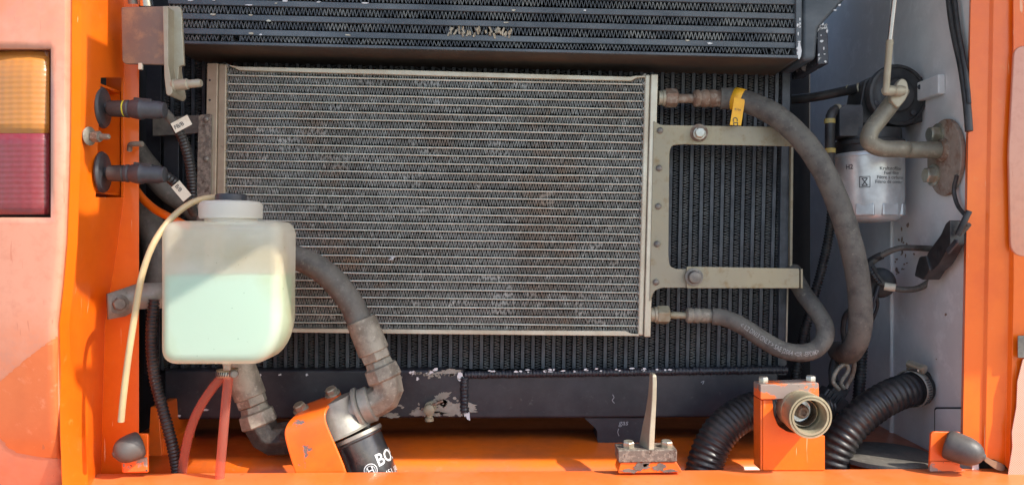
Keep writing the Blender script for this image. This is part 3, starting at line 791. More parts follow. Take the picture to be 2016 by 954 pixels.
# yellow-zinc carrier bracket at right
outer = [(1287, 238), (1300, 246), (1566, 250), (1566, 288), (1345, 284), (1322, 286), (1318, 300), (1316, 500), (1318, 523), (1330, 529), (1420, 529), (1420, 566), (1302, 566), (1288, 572), (1281, 592), (1279, 592)]
bm = NB(); prism(bm, arc_round(outer, [0, 8, 3, 3, 0, 12, 6, 6, 8, 6, 2, 2, 5, 6, 3, 0], 4), -.0085, .003)
bk = part(cd, 'carrier_bracket', bm, M['zinc'], bevel=.0006)
bm = NB(); prism(bm, arc_round([(1352, 524), (1574, 528), (1574, 567), (1352, 567)], [3, 4, 4, 3]), -.0125, .0035)
box(bm, P(1572, 547, 0) + V(0, .004, 0), (.003, .034, 38 * k(0)))
part(cd, 'carrier_arm', bm, M['zinc'], bevel=.0008)
bm = NB(); box(bm, P(1566, 269, 0) + V(0, .006, 0), (.003, .03, 36 * k(0))); part(cd, 'carrier_arm', bm, M['zinc'], bevel=.0008)
for x, y in ((1299.5, 257), (1297.5, 331), (1296, 406), (1293.5, 480), (1291.5, 555)):
    bm = NB(); lathe(bm, P(x, y, -.0086), (0, -1, 0), [(0, 6.2 * k(0)), (.0016, 6 * k(0)), (.003, 4 * k(0)), (.0033, .0005)], 16); part(bk, 'rivet', bm, M['bolt_dark'])
bm = NB(); lathe(bm, P(1376, 262, -.0087), (-.2, -1, .05), [(0, 17 * k(0)), (.003, 17 * k(0)), (.0031, 11 * k(0)), (.008, 11 * k(0))], 26); part(bk, 'spacer', bm, M['rust'])
bm = NB(); hexbolt(bm, P(1377, 263, -.0145), (-.1, -1, .05), 10.5 * k(0), washer=1.15); part(bk, 'bolt', bm, M['bolt'])
bm = NB(); lathe(bm, P(1366, 545, -.0127), (0, -1, 0), [(0, 17.5 * k(0)), (.002, 17.5 * k(0)), (.0025, 13 * k(0)), (.005, 12.5 * k(0)), (.0085, 11 * k(0)), (.0095, 6 * k(0))], 28); part(bk, 'bolt', bm, M['bolt_dark'])

bm = NB(); rnd = random.Random(3)
for i in range(9):
    c = P(770 + rnd.uniform(-4, 4), 508 + rnd.uniform(-3, 3), -.0015)
    hose(bm, [c, c + V(rnd.uniform(-.002, .003), -.001, rnd.uniform(-.002, .002)), c + V(rnd.uniform(-.003, .005), -.0015, rnd.uniform(-.003, .004))], .0004, 5, .001)
solo('lint_tuft', 'tiny white tuft of fluff caught on the condenser fins', 'fluff', bm, M['ink_white'])
# ------------------------------------------------------------------ refrigerant hoses
def fitting(parent, x0, y, Y, rust=True, dx=0):
    mt = M['rust'] if rust else M['zinc']
    s = k(Y)
    bm = NB(); lathe(bm, P(x0, y, Y), (1, 0, 0), [(0, 14 * s), (8 * s, 14 * s), (8.4 * s, 16 * s), (13 * s, 16 * s), (14 * s, 13 * s)], 20); part(parent, 'stub', bm, M['zinc_pale'])
    bm = NB(); lathe(bm, P(x0 + 11, y, Y), (1, 0, 0), [(0, 15 * s), (3 * s, 19 * s), (24 * s, 19 * s), (27 * s, 15 * s)], 6, phase=.2); part(parent, 'nut', bm, mt, bevel=.001)
    return mt, s
h1 = thing('refrigerant_hose', 'thick dusty rubber hose arching from condenser top with yellow tag', 'hose', P(1690, 690, 0))
mt, s = fitting(h1, 1296, 193, .004)
bm = NB(); lathe(bm, P(1333, 194, .004), (1, -.005, -.01), [(0, 9 * s), (34 * s, 9 * s)], 16); part(h1, 'pipe', bm, M['rust'])
bm = NB(); lathe(bm, P(1364, 194, .004), (1, -.01, 0), [(0, 13 * s), (4 * s, 17 * s), (10 * s, 17.5 * s), (14 * s, 15.5 * s), (19 * s, 18 * s), (26 * s, 18 * s), (31 * s, 15.8 * s), (36 * s, 17.6 * s), (43 * s, 17.6 * s), (48 * s, 15.8 * s), (53 * s, 17.5 * s), (58 * s, 17.2 * s), (60 * s, 13 * s)], 18); part(h1, 'crimped_ferrule', bm, M['rust'])
pts = [P(1418, 194, .003), P(1445, 195, .000), P(1478, 203, -.010), P(1528, 228, -.026), P(1580, 275, -.042), P(1618, 330, -.050), P(1648, 395, -.052), P(1672, 468, -.052), P(1687, 535, -.050), P(1694, 600, -.046), P(1692, 655, -.038), P(1678, 688, -.020), P(1664, 696, .012), P(1656, 694, .05), P(1650, 690, .09)]
bm = NB(); hose(bm, pts, .0150, 20, .005, lump=.02); part(h1, 'hose', bm, M['rubber_dusty'], angle=80)
# yellow tag wrapped over the hose and hanging below it
tg0 = P(1453, 196, -.003)
bm = NB(); d = (P(1478, 203, -.010) - P(1445, 195, 0)).normalized()
lathe(bm, tg0 - d * .0068, d, [(0, .0158), (.0136, .0158)], 24, cap=False); tw = part(h1, 'tag_wrap', bm, M['tag_yellow'])
m = tw.modifiers.new('thick', 'SOLIDIFY'); m.thickness = .0006
bm = NB(); prism(bm, [(1446, 192), (1467, 196), (1459, 247), (1437, 246)], -.0205, .0007); tg = part(h1, 'tag', bm, M['tag_yellow'])
bm = NB(); put_text(bm, text_geo('CD', 1, True), onto(1442.5, 231, -.0211, 13.5, 0, R(-84))); part(tg, 'tag_text', bm, M['ink'])
bm = NB(); put_text(bm, text_geo('R134', 1, True), onto(1446, 217, -.0211, 6, 0, R(-8))); part(tg, 'tag_text', bm, M['rust'])

h2 = thing('refrigerant_hose', 'looped rubber hose with white print below the carrier bracket', 'hose', P(1560, 705, -.02))
mt, s = fitting(h2, 1280, 619, .004, False)
bm = NB(); lathe(bm, P(1318, 620, .004), (1, 0, -.01), [(0, 7 * s), (36 * s, 7 * s)], 16); part(h2, 'pipe', bm, M['zinc'])
bm = NB(); lathe(bm, P(1350, 620, .004), (1, -.01, -.03), [(0, 11 * s), (3 * s, 15 * s), (10 * s, 15 * s), (14 * s, 13.5 * s), (18 * s, 15 * s), (26 * s, 15 * s), (30 * s, 13.5 * s), (34 * s, 14.6 * s), (42 * s, 14.6 * s), (46 * s, 13.4 * s), (54 * s, 14 * s), (56 * s, 11 * s)], 18); part(h2, 'crimped_ferrule', bm, M['cast_dusty'])
lp2 = [P(1402, 622, .003), P(1425, 625, 0), P(1458, 639, -.008), P(1495, 663, -.016), P(1532, 685, -.024), P(1568, 694, -.028), P(1602, 689, -.028), P(1622, 668, -.024), P(1624, 643, -.018), P(1608, 612, -.006), P(1584, 580, .010), P(1568, 552, .030), P(1560, 530, .05)]
bm = NB(); hose(bm, lp2, .0118, 20, .004); hz = part(h2, 'hose', bm, M['rubber_dusty'], angle=80)
path = resample(spline(lp2, .003), .001)
geo = text_geo('< 1/2 DN13 ONLY > SAE J2064 <IIR -EPDM>', 1, True)
wid = max(x for x, y in geo[0]); L0, L1 = 48, 168
L0 = min(range(len(path)), key=lambda i: (path[i] - P(1458, 639, -.008)).length); L1 = min(range(len(path)), key=lambda i: (path[i] - P(1604, 689, -.028)).length)
def along(x, y):
    f = L0 + (L1 - L0) * x / wid; i = int(f); i = max(1, min(len(path) - 2, i)); p = path[i].lerp(path[i + 1], f - i)
    t = (path[i + 1] - path[i - 1]).normalized(); n = Vector((0, -1, 0)); n = (n - t * n.dot(t)).normalized(); u = n.cross(t) 
    if u.z < 0: u = -u
    a = (y - .35) * .009 / .0118
    return p + (n * math.cos(a) + u * math.sin(a)) * .0121
bm = NB(); put_text(bm, geo, along); part(hz, 'hose_print', bm, M['hose_print'])

# ------------------------------------------------------------------ washer fluid tank
wt = thing('washer_tank', 'milky white plastic washer tank half full of green fluid', 'tank', P(450, 720, -.16))
def tank_outline(d=0.0, g=0.0):
    e = d + g
    return arc_round([(311 + e, 434 + e), (541 - e * .7, 434 + e), (553 - e, 452 + e * .7), (551 - e, 660 - e * .2), (518 - e * .5, 719 - e), (311 + e, 719 - e)], [max(6, r - d * .6) for r in (32, 18, 18, 44, 44, 32)], 7)
def fluid_outline(d=0.0):
    e = d + 6
    return arc_round([(311 + e, 541 + d * .3), (553 - e, 541 + d * .3), (551 - e, 660 - e * .2), (518 - e * .5, 719 - e), (311 + e, 719 - e)], [.5, .5] + [max(6, r - d * .6) for r in (40, 40, 28)], 7)
def round_prism(outline, Y, T, rb, nb=6):
    """rounded-edged solid: the outline shrinks towards front and back"""
    inset = lambda d: [Vector(p) for p in outline(d)]
    s = k(Y); rings = []
    for j in range(nb + 1):
        t = math.pi / 2 * j / nb
        pr = inset(rb / s * (1 - math.sin(t))); y = rb * (1 - math.cos(t))
        rings.append([P(p.x, p.y, Y) + V(0, y, 0) for p in pr])
    for j in range(nb, -1, -1):
        t = math.pi / 2 * j / nb
        pr = inset(rb / s * (1 - math.sin(t))); y = T - rb * (1 - math.cos(t))
        rings.append([P(p.x, p.y, Y) + V(0, y, 0) for p in pr])
    bm = NB(); loft(bm, rings); return bm
TKY = -.205
bm = round_prism(tank_outline, TKY, .072, .013); tb = part(wt, 'tank_body', bm, M['milky'], angle=60)
bm = round_prism(fluid_outline, TKY + .003, .066, .011); part(tb, 'fluid', bm, M['coolant'], angle=60)
# mould seam and raised filling mark on the side
bm = NB(); prism(bm, arc_round([(540, 500), (556, 496), (556, 538), (551, 544), (541, 542)], 6), TKY + .016, .02); part(tb, 'raised_mark', bm, M['milky'], bevel=.002, seg=3)
bm = NB(); bar(bm, P(428, 662, TKY - .0002), P(428, 706, TKY - .0002), .0006, .0008); part(tb, 'mould_seam', bm, M['milky_cap'])
# neck and ribbed cap
s = k(-.168); cz = P(455, 432, -.168)
bm = NB(); lathe(bm, cz + V(0, 0, -.006), (0, 0, 1), [(0, 50 * s), (.010, 50 * s)], 40); part(wt, 'neck', bm, M['milky_cap'])
bm = NB(); n = 96; rings = []
for z, r, rib in [(.001, 58, 0), (.003, 60, 1), (.016, 60, 1), (.0175, 59, 0), (.0195, 57, 0), (.021, 53, 0), (.021, 30, 0)]:
    rings.append([cz + V(math.cos(2 * math.pi * i / n) * (r - rib * 1.3 * (i % 2)) * s, math.sin(2 * math.pi * i / n) * (r - rib * 1.3 * (i % 2)) * s, z) for i in range(n)])
loft(bm, rings); cap = part(wt, 'screw_cap', bm, M['milky_cap'], angle=25)
bm = NB(); lathe(bm, cz + V(0, 0, .0205), (0, 0, 1), [(0, 29 * s), (.006, 30 * s), (.0085, 29 * s), (.0092, 24 * s)], 32); part(cap, 'cap_plug', bm, M['plastic_grey'])
# outlet nipple and worm clamp
s2 = k(-.15)
bm = NB(); lathe(bm, P(447, 706, -.15), (0, 0, -1), [(0, 9 * s2), (10 * s2, 9 * s2), (12 * s2, 7 * s2), (40 * s2, 7 * s2)], 18); part(wt, 'outlet_nipple', bm, M['milky_cap'])
cl = thing('hose_clamp', 'small worm-drive clamp on the red tubes under the washer tank', 'clamp', P(447, 742, -.15))
bm = NB(); lathe(bm, P(447, 726, -.15), (.05, 0, -1), [(0, 20.5 * s2), (14 * s2, 20.5 * s2)], 28, cap=False); o = part(cl, 'band', bm, M['bolt'])
m = o.modifiers.new('thick', 'SOLIDIFY'); m.thickness = .001
bm = NB()
for i in range(9):
    a = R(200 + i * 13); c = P(447, 733.5, -.15) + V(math.cos(a), math.sin(a), 0) * 20.8 * s2
    box(bm, c, (.0011, .0006, .0055), Matrix.Rotation(a + R(90), 4, 'Z') @ Matrix.Rotation(R(12), 4, 'Y'))
part(cl, 'band_slots', bm, M['ink'])
bm = NB(); lathe(bm, P(458, 734, -.168), (.55, -.8, 0), [(0, 8 * s2), (.008, 8 * s2), (.009, 6 * s2)], 14); part(cl, 'screw', bm, M['bolt_dark'])
# tubes
bm = NB(); hose(bm, [P(450, 738, -.15), P(444, 800, -.145), P(438, 870, -.138), P(433, 932, -.128), P(431, 1000, -.12)], 9.3 * s2, 16); solo('fluid_tube', 'straight translucent red tube hanging from the tank outlet clamp', 'tube', bm, M['tube_red'], angle=80)
bm = NB(); hose(bm, [P(441, 738, -.147), P(424, 756, -.14), P(400, 790, -.13), P(380, 830, -.118), P(366, 880, -.105), P(358, 935, -.09), P(354, 1000, -.08)], 9.3 * s2, 16); solo('fluid_tube', 'curved translucent red tube bending left below the washer tank', 'tube', bm, M['tube_red'], angle=80)
bm = NB(); hose(bm, [P(436, 388, -.168), P(405, 390, -.17), P(372, 402, -.178), P(335, 432, -.19), P(302, 480, -.205), P(280, 540, -.21), P(267, 610, -.212), P(253, 700, -.212), P(243, 780, -.21), P(238, 832, -.208)], 6.2 * k(-.19), 14); solo('overflow_tube', 'thin cream plastic tube curving down left of the washer tank', 'tube', bm, M['tube_cream'], angle=80)
# tank strap bracket
sb = thing('tank_bracket', 'bare steel bracket bolted to pillar holding the washer tank', 'bracket', P(240, 625, -.12))
bm = NB()
pl = [P(211, 578, -.115), P(246, 566, -.095), P(272, 557, -.09), P(330, 556, -.088)]
pb = [P(213, 628, -.115), P(246, 622, -.095), P(272, 608, -.09), P(330, 606, -.088)]
loft(bm, [[a, b] for a, b in zip(pl, pb)], closed=False)
o = part(sb, 'strap', bm, M['cast_grey'], angle=80); m = o.modifiers.new('thick', 'SOLIDIFY'); m.thickness = .004; m.offset = 0
bm = NB(); hexbolt(bm, P(233, 598, -.106), (.6, -.8, .05), 13 * k(-.11), washer=1.5); part(sb, 'bolt', bm, M['bolt_dark'])

# ------------------------------------------------------------------ hydraulic filter with hoses (tilted)
e1 = Vector((.925, 0, .38)); e2 = Vector((.38, 0, -.925))     # across / down in the filter's own tilt
HY = -.055
hs = k(HY)
bh = thing('hydraulic_hose', 'thick black hydraulic hose with tan end fitting bending over the condenser', 'hose', P(740, 800, HY))
bm = NB(); hose(bm, [P(470, 520, -.03), P(530, 500, -.045), P(585, 508, -.055), P(628, 528, HY), P(664, 560, HY), P(692, 598, HY), P(706, 628, HY), P(713, 650, HY)], 24.5 * hs, 22, .005, lump=.012); part(bh, 'hose', bm, M['rubber'], angle=80)
def endfit(parent, x, y, mt, mt2, dirv=None, n1=68):
    p = P(x, y, HY); d = dirv or e2
    bm = NB(); lathe(bm, p, d, [(0, 25 * hs), (1 * hs, 29.5 * hs), (n1 * hs, 31 * hs), ((n1 + 2) * hs, 29 * hs)], 28); part(parent, 'ferrule', bm, mt, bevel=.0008)
    q = p + d * n1 * hs
    bm = NB(); lathe(bm, q, d, [(0, 27 * hs), (2 * hs, 30.5 * hs), (17 * hs, 30.5 * hs), (19 * hs, 27 * hs)], 6, phase=.35); part(parent, 'collar_nut', bm, mt, bevel=.001)
    q = q + d * 19 * hs
    bm = NB(); lathe(bm, q, d, [(0, 27 * hs), (12 * hs, 29 * hs), (14 * hs, 35 * hs), (38 * hs, 37 * hs), (42 * hs, 32 * hs)], 8, phase=.15); part(parent, 'nut', bm, mt2, bevel=.0012)
    return q + d * 40 * hs
q = endfit(bh, 710, 628, M['cast_dusty'], M['cast_dusty'])
lh = thing('hydraulic_hose', 'tan hose end fitting hanging from under the washer tank', 'hose', P(500, 850, HY))
bm = NB(); hose(bm, [P(440, 610, -.04), P(452, 650, -.05), P(462, 690, HY), P(470, 715, HY)], 24.5 * hs, 20, .005); part(lh, 'hose', bm, M['rubber'])
ql = endfit(lh, 467, 706, M['cast_dusty'], M['cast_dusty'], Vector((.33, 0, -.944)), 78)

hf = thing('hydraulic_filter', 'hydraulic filter with grey casting head, elbows and black can', 'filter', P(700, 930, HY))
def elbow(parent, name, a, corner, b, r, mt, sq=True):
    """cast elbow: squarish forged body with round ends"""
    a, corner, b = Vector(a), Vector(corner), Vector(b)
    da, db = (a - corner).normalized(), (b - corner).normalized()
    path = [a, corner + da * r * 1.0, corner + da * r * .35 + db * r * .12, corner + db * r * .35 + da * r * .12, corner + db * r * 1.0, b]
    bm = NB(); sweep(bm, path, r * 1.06, 8); return part(parent, name, bm, mt, angle=28, bevel=.0035, seg=3)
c1 = q + e2 * 34 * hs
elbow(hf, 'elbow', q - e2 * 4 * hs, c1, c1 - e1 * 52 * hs, 30 * hs, M['cast_dusty'])
bm = NB(); lathe(bm, c1 - e1 * 40 * hs, -e1, [(0, 31 * hs), (3 * hs, 36 * hs), (20 * hs, 36 * hs), (22 * hs, 32 * hs), (24 * hs, 42 * hs), (30 * hs, 42 * hs), (32 * hs, 34 * hs), (58 * hs, 34 * hs)], 24); part(hf, 'adaptor', bm, M['cast_grey'])
# filter head
hc = P(672, 828, HY)
bm = NB(); lathe(bm, hc - e2 * 46 * hs, e2, [(0, 20 * hs), (2 * hs, 42 * hs), (34 * hs, 45 * hs), (40 * hs, 50 * hs), (66 * hs, 54 * hs), (70 * hs, 58 * hs)], 32, phase=.1)
lathe(bm, hc - e1 * 66 * hs - e2 * 8 * hs, e1, [(0, 30 * hs), (120 * hs, 33 * hs)], 24)
fh = part(hf, 'filter_head', bm, M['cast_grey'], bevel=.001)
# can
cc = hc + e1 * 18 * hs + e2 * 36 * hs
ax = Vector((.40, -.10, -.91)).normalized()
cr = 46 * hs
bm = NB(); lathe(bm, cc, ax, [(0, cr * .8), (2 * hs, cr * 1.06), (9 * hs, cr * 1.06), (12 * hs, cr), (150 * hs, cr), (158 * hs, cr * .9), (160 * hs, cr * .4)], 40); can = part(hf, 'filter_can', bm, M['can_black'])
bm = NB(); lathe(bm, cc - ax * 2 * hs, ax, [(0, cr * 1.08), (7 * hs, cr * 1.10), (9 * hs, cr * 1.02)], 40); part(can, 'can_rim', bm, M['cast_grey'])
# lettering and ring emblem wrapped round the can
front = Vector((0, -1, 0)); front = (front - ax * front.dot(ax)).normalized(); side = ax.cross(front)
if side.x < 0: side = -side
def oncan(a0, t0, sc, rot=0.0):
    cr_, sr_ = math.cos(rot), math.sin(rot)
    def fn(x, y):
        x, y = (x * cr_ - y * sr_) * sc, (x * sr_ + y * cr_) * sc
        a = a0 + x / cr
        return cc + ax * (t0 - y) + (front * math.cos(a) + side * math.sin(a)) * (cr + .0005)
    return fn
bm = NB(); put_text(bm, text_geo('BOSCH', 1, True), oncan(R(33), .047, .022)); part(can, 'lettering', bm, M['ink_white'])
bm = NB()
def ring(bm, fn, r0, r1, n=32):
    a = [bm.verts.new(fn(math.cos(2 * math.pi * i / n) * r0, math.sin(2 * math.pi * i / n) * r0)) for i in range(n)]
    b = [bm.verts.new(fn(math.cos(2 * math.pi * i / n) * r1, math.sin(2 * math.pi * i / n) * r1)) for i in range(n)]
    for i in range(n): bm.faces.new((a[i], a[(i + 1) % n], b[(i + 1) % n], b[i]))
fn = oncan(R(14), .047, 1.0)
ring(bm, fn, .0076, .0086); ring(bm, fn, .0054, .0060)
for x0, x1, y0, y1 in ((-.0035, -.0022, -.005, .005), (.0022, .0035, -.005, .005), (-.0022, .0022, -.0007, .0007)):
    bm.faces.new([bm.verts.new(fn(x, y)) for x, y in ((x0, y0), (x1, y0), (x1, y1), (x0, y1))])
part(can, 'emblem', bm, M['ink_white'])
bm = NB(); put_text(bm, text_geo('0 451 103', 1), oncan(R(30), .062, .009)); part(can, 'lettering', bm, M['ink_white'])
# left oily elbow
c2 = ql + Vector((.33, 0, -.944)) * 36 * hs
elbow(hf, 'elbow', ql - Vector((.33, 0, -.944)) * 4 * hs, c2, c2 + Vector((.95, 0, .2)) * 60 * hs, 31 * hs, M['oily'])
bm = NB(); lathe(bm, c2 + Vector((.95, 0, .2)) * 38 * hs, (.95, 0, .2), [(0, 30 * hs), (2 * hs, 35 * hs), (16 * hs, 35 * hs), (18 * hs, 30 * hs), (50 * hs, 30 * hs)], 6, phase=.3); part(hf, 'adaptor', bm, M['oily'], bevel=.001)
# orange bent bracket with two bolts
br = thing('filter_bracket', 'bent orange steel bracket with two bolts carrying the hydraulic filter', 'bracket', P(620, 930, -.098))
bm = NB()
secs = [  # left and right edge points down the bend
    (P(603, 797, -.028), P(676, 770, -.028)),
    (P(590, 811, -.062), P(660, 786, -.062)),
    (P(577, 824, -.086), P(646, 800, -.086)),
    (P(567, 833, -.095), P(641, 810, -.095)),
    (P(559, 849, -.099), P(640, 826, -.099)),
    (P(563, 870, -.100), P(648, 848, -.100)),
    (P(590, 960, -.100), P(692, 944, -.100))]
rings = []
for a, b in secs: rings.append([a.lerp(b, t / 6) for t in range(7)])
loft(bm, rings, closed=False)
o = part(br, 'bent_plate', bm, M['orange_chipped'], angle=50)
m = o.modifiers.new('sub', 'SUBSURF'); m.levels = 1; m.render_levels = 2
m = o.modifiers.new('thick', 'SOLIDIFY'); m.thickness = .004; m.offset = 0
m = o.modifiers.new('bevel', 'BEVEL'); m.width = .001; m.segments = 2; m.limit_method = 'ANGLE'
for x, y, Yb in ((593, 808, -.062), (655, 777, -.042)):
    bm = NB(); hexbolt(bm, P(x, y, Yb) + V(0, 0, .001), (-.3, -.45, 1), 12 * hs, washer=1.3, phase=.2); part(br, 'bolt', bm, M['bolt'])

# ------------------------------------------------------------------ latch bracket, upper left
lb = thing('latch_bracket', 'brown steel latch bracket with striker pin at the upper left', 'bracket', P(330, 190, -.13))
LY = -.135
bm = NB(); prism(bm, arc_round([(238, 14), (324, 12), (324, 128), (246, 126), (240, 120)], [4, 0, 0, 3, 6]), LY, .004); part(lb, 'plate', bm, M['steel_brown'], bevel=.0012)
bm = NB(); prism(bm, arc_round([(320, 12), (331, 12), (331, 128), (340, 182), (333, 189), (327, 186), (323, 150)], [2, 5, 0, 6, 6, 6, 6]), LY - .012, .040)
part(lb, 'flange_edge', bm, M['zinc_pale'], bevel=.001)
bm = NB(); prism(bm, arc_round([(329, 12), (353, 12), (357, 20), (362, 128), (352, 131), (349, 182), (343, 189), (334, 185), (329, 150)], [0, 5, 5, 0, 2, 8, 8, 6, 0]), LY + .004, .005)
part(lb, 'flange', bm, M['zinc_pale'], bevel=.001)
s = k(LY)
bm = NB(); lathe(bm, P(341, 168, LY - .005), (1, -.10, .06), [(0, 12 * s), (4 * s, 13 * s), (6 * s, 10.5 * s), (30 * s, 10.5 * s), (32 * s, 8 * s), (54 * s, 8 * s), (58 * s, 6.5 * s)], 24); part(lb, 'striker_pin', bm, M['zinc_pale'])
bm = NB(); lathe(bm, P(262, 8, LY + .02), (0, -.3, 1), [(0, 9 * s), (.02, 9 * s)], 16); part(lb, 'spring_pin', bm, M['cast_grey'])
bm = NB(); lathe(bm, P(288, 12, LY + .02), (0, -.3, 1), [(0, 14 * s), (.02, 12 * s)], 20); part(lb, 'spring_pin', bm, M['chrome'])
bm = NB(); box(bm, P(277, 131, LY + .001), (.005, .004, .008)); part(lb, 'tab', bm, M['tag_white'], bevel=.0008)

# ------------------------------------------------------------------ lamp sockets with plugs, left pillar
def plug(yc, lab, tagtxt, cable, tagpos, tagrot, ring_, corr_from):
    t = thing('lamp_plug', lab, 'connector', P(250, yc, -.13), 'lamp plugs on the left pillar')
    s = k(-.13) * 1.1
    bm = NB(); lathe(bm, P(199, yc - 2, -.136), (.985, .15, 0), [(0, 36 * s), (3 * s, 37 * s), (7 * s, 34 * s), (9 * s, 10 * s), (24 * s, 9 * s)], 32); so = part(t, 'socket_disc', bm, M['plastic_grey'])
    bm = NB(); lathe(bm, P(212, yc, -.145), (1, .05, 0), [(0, 10 * s), (3 * s, 14 * s), (28 * s, 15 * s), (30 * s, 13 * s), (34 * s, 13 * s)], 20); part(t, 'socket_neck', bm, M['plastic_black'])
    if ring_:
        bm = NB(); lathe(bm, P(243, yc, -.144), (1, .05, 0), [(0, 14.6 * s), (3.5 * s, 14.6 * s)], 20); part(t, 'seal_ring', bm, M['yellow_ring'])
    bm = NB(); lathe(bm, P(247, yc, -.143), (1, .06, -.03), [(0, 15.5 * s), (6 * s, 16 * s), (8 * s, 14 * s), (12 * s, 16 * s), (28 * s, 19 * s), (34 * s, 16 * s), (58 * s, 16 * s), (62 * s, 14 * s), (68 * s, 14 * s), (70 * s, 9 * s)], 20); pb_ = part(t, 'plug_body', bm, M['plastic_grey'], bevel=.0006)
    bm = NB(); box(bm, P(283, yc - 16, -.144), (.022, .008, .005), Matrix.Rotation(R(6), 4, 'Y')); part(pb_, 'locking_clip', bm, M['plastic_black'], bevel=.0012)
    bm = NB(); hose(bm, cable[:3], 8.0 * s, 14); part(t, 'cable', bm, M['rubber'])
    bm = NB(); ribbed(bm, cable[corr_from:], 9.5 * s, .0042, .0011, 14); part(t, 'corrugated_sleeve', bm, M['conduit'], angle=80)
    px, py, Yt = tagpos
    bm = NB(); ca, sa = math.cos(tagrot), math.sin(tagrot)
    w, h = (18.5, 10.5)
    poly = [(px + x * ca - y * sa, py + x * sa + y * ca) for x, y in ((-w, -h), (w, -h), (w, h), (-w, h))]
    prism(bm, poly, Yt, .0006); tg_ = part(t, 'cable_tag', bm, M['tag_white'])
    bm = NB(); put_text(bm, text_geo(tagtxt, 1, True), lambda x, y: P(px + (x * 11 - 16) * ca + (y * 11 - 4) * sa, py + (x * 11 - 16) * sa - (y * 11 - 4) * ca, Yt - .0004)); part(tg_, 'tag_text', bm, M['ink'])
    return t
plug(214, 'upper black lamp plug with yellow seal ring and cream cable tag', 'FB/B', [P(312, 215, -.135), P(326, 222, -.13), P(345, 245, -.12), P(360, 275, -.11), P(371, 310, -.10), P(377, 350, -.09), P(379, 398, -.08)], (357, 244, -.134), R(-28), True, 2)
plug(341, 'lower black lamp plug with short sleeve bending behind the tank', 'B/B', [P(312, 343, -.135), P(324, 345, -.132), P(338, 354, -.125), P(352, 368, -.115), P(364, 384, -.10), P(374, 402, -.08), P(382, 420, -.06)], (357, 376, -.128), R(50), False, 1)
# stud and pin on the pillar
st = thing('mounting_stud', 'dusty flanged stud between the two lamp plugs', 'stud', P(190, 285, -.15))
s = k(-.15)
bm = NB(); lathe(bm, P(174, 268, -.180), (.97, -.2, -.02), [(0, 17 * s), (3 * s, 18 * s), (7 * s, 12 * s)], 24); part(st, 'flange', bm, M['cast_dusty'])
bm = NB(); lathe(bm, P(182, 269, -.180), (.97, -.15, -.02), [(0, 11 * s), (16 * s, 11 * s), (17 * s, 6 * s), (34 * s, 5.5 * s), (36 * s, 4 * s)], 6); part(st, 'nut', bm, M['cast_dusty'], bevel=.0006)
bm = NB(); hose(bm, [P(255, 296, -.095), P(256, 286, -.10), P(262, 283.5, -.104), P(281, 283.5, -.106)], 5 * k(-.1), 12, .0015); solo('hook_pin', 'small bent grey pin on the pillar edge between the lamp plugs', 'pin', bm, M['cast_dusty'])

# ------------------------------------------------------------------ hoses and conduit behind, left
bm = NB(); hose(bm, [P(262, 290, .0), P(292, 330, .0), P(330, 375, .004), P(380, 410, .01), P(440, 470, .02)], 22 * k(0), 16); solo('coolant_hose', 'thick black hose running down behind the lower lamp plug', 'hose', bm, M['rubber'])
bm = NB(); hose(bm, [P(262, 400, -.02), P(288, 430, -.02), P(305, 470, -.02), P(312, 540, -.02), P(300, 600, -.02)], 26 * k(0), 16); solo('coolant_hose', 'thick grey-black hose between the pillar and the washer tank', 'hose', bm, M['rubber'])
bm = NB(); hose(bm, [P(266, 372, -.04), P(282, 392, -.045), P(305, 412, -.05), P(335, 428, -.055), P(380, 450, -.05)], 8 * k(-.04), 12); solo('orange_cable', 'orange cable sloping behind the top corner of the washer tank', 'cable', bm, M['orange'])
bm = NB(); ribbed(bm, [P(304, 590, -.09), P(299, 640, -.095), P(299, 690, -.098), P(306, 750, -.10), P(322, 810, -.10), P(338, 870, -.095), P(350, 935, -.085), P(356, 990, -.08)], 11.5 * k(-.09), .0046, .0014, 16); solo('cable_conduit', 'black corrugated conduit descending between left pillar and washer tank', 'conduit', bm, M['conduit'], angle=80)
bm = NB(); prism(bm, [(296, 800), (312, 800), (322, 940), (288, 940)], -.03, .10); prism(bm, [(312, 858), (330, 868), (334, 940), (318, 940)], -.025, .09); solo('floor_gusset', 'dull orange gusset behind the conduit at the bay corner', 'gusset', bm, M['orange_dusty'], bevel=.001)

# ------------------------------------------------------------------ rubber buffers
def buffer(name, lab, poly, Y, dome_c, dirv, r, L, foot):
    t = thing('rubber_buffer', lab, 'buffer', P(poly[0][0], 926, Y), 'rubber buffers on the cross beam')
    bm = NB(); prism(bm, arc_round(poly, [4] * len(poly)), Y, .004); pl_ = part(t, 'upright_plate', bm, M['orange_chipped'], bevel=.0008)
    bm = NB(); prof = [(-.002, r * .88), (0, r * .97), (L * .15, r), (L * .35, r * .99), (L * .55, r * .95), (L * .70, r * .86), (L * .82, r * .72), (L * .90, r * .56), (L * .96, r * .36), (L * .98, r * .24), (L * 1.02, r * .20), (L * 1.035, r * .1)]
    lathe(bm, dome_c, dirv, prof, 32); part(t, 'dome', bm, M['rubber_buffer'], angle=70)
    bm = NB(); prism(bm, arc_round(foot, 3), Y - .002, .003); part(t, 'weld_foot', bm, M['orange_worn'], bevel=.0015)
buffer('l', 'left grey rubber buffer on a chipped orange upright plate', [(236, 860), (262, 853), (291, 853), (291, 930), (240, 930)], -.122, P(274, 874, -.122), (-.72, -.64, -.26), 27 * k(-.12), .030, [(240, 902), (289, 900), (290, 928), (242, 930)])
buffer('r', 'right grey rubber buffer pointing outward beside the orange pillar', [(1833, 853), (1838, 849), (1892, 850), (1890, 922), (1830, 922)], -.122, P(1866, 874, -.122), (.74, -.62, -.22), 29 * k(-.12), .040, [(1832, 908), (1872, 908), (1902, 926), (1830, 927)])

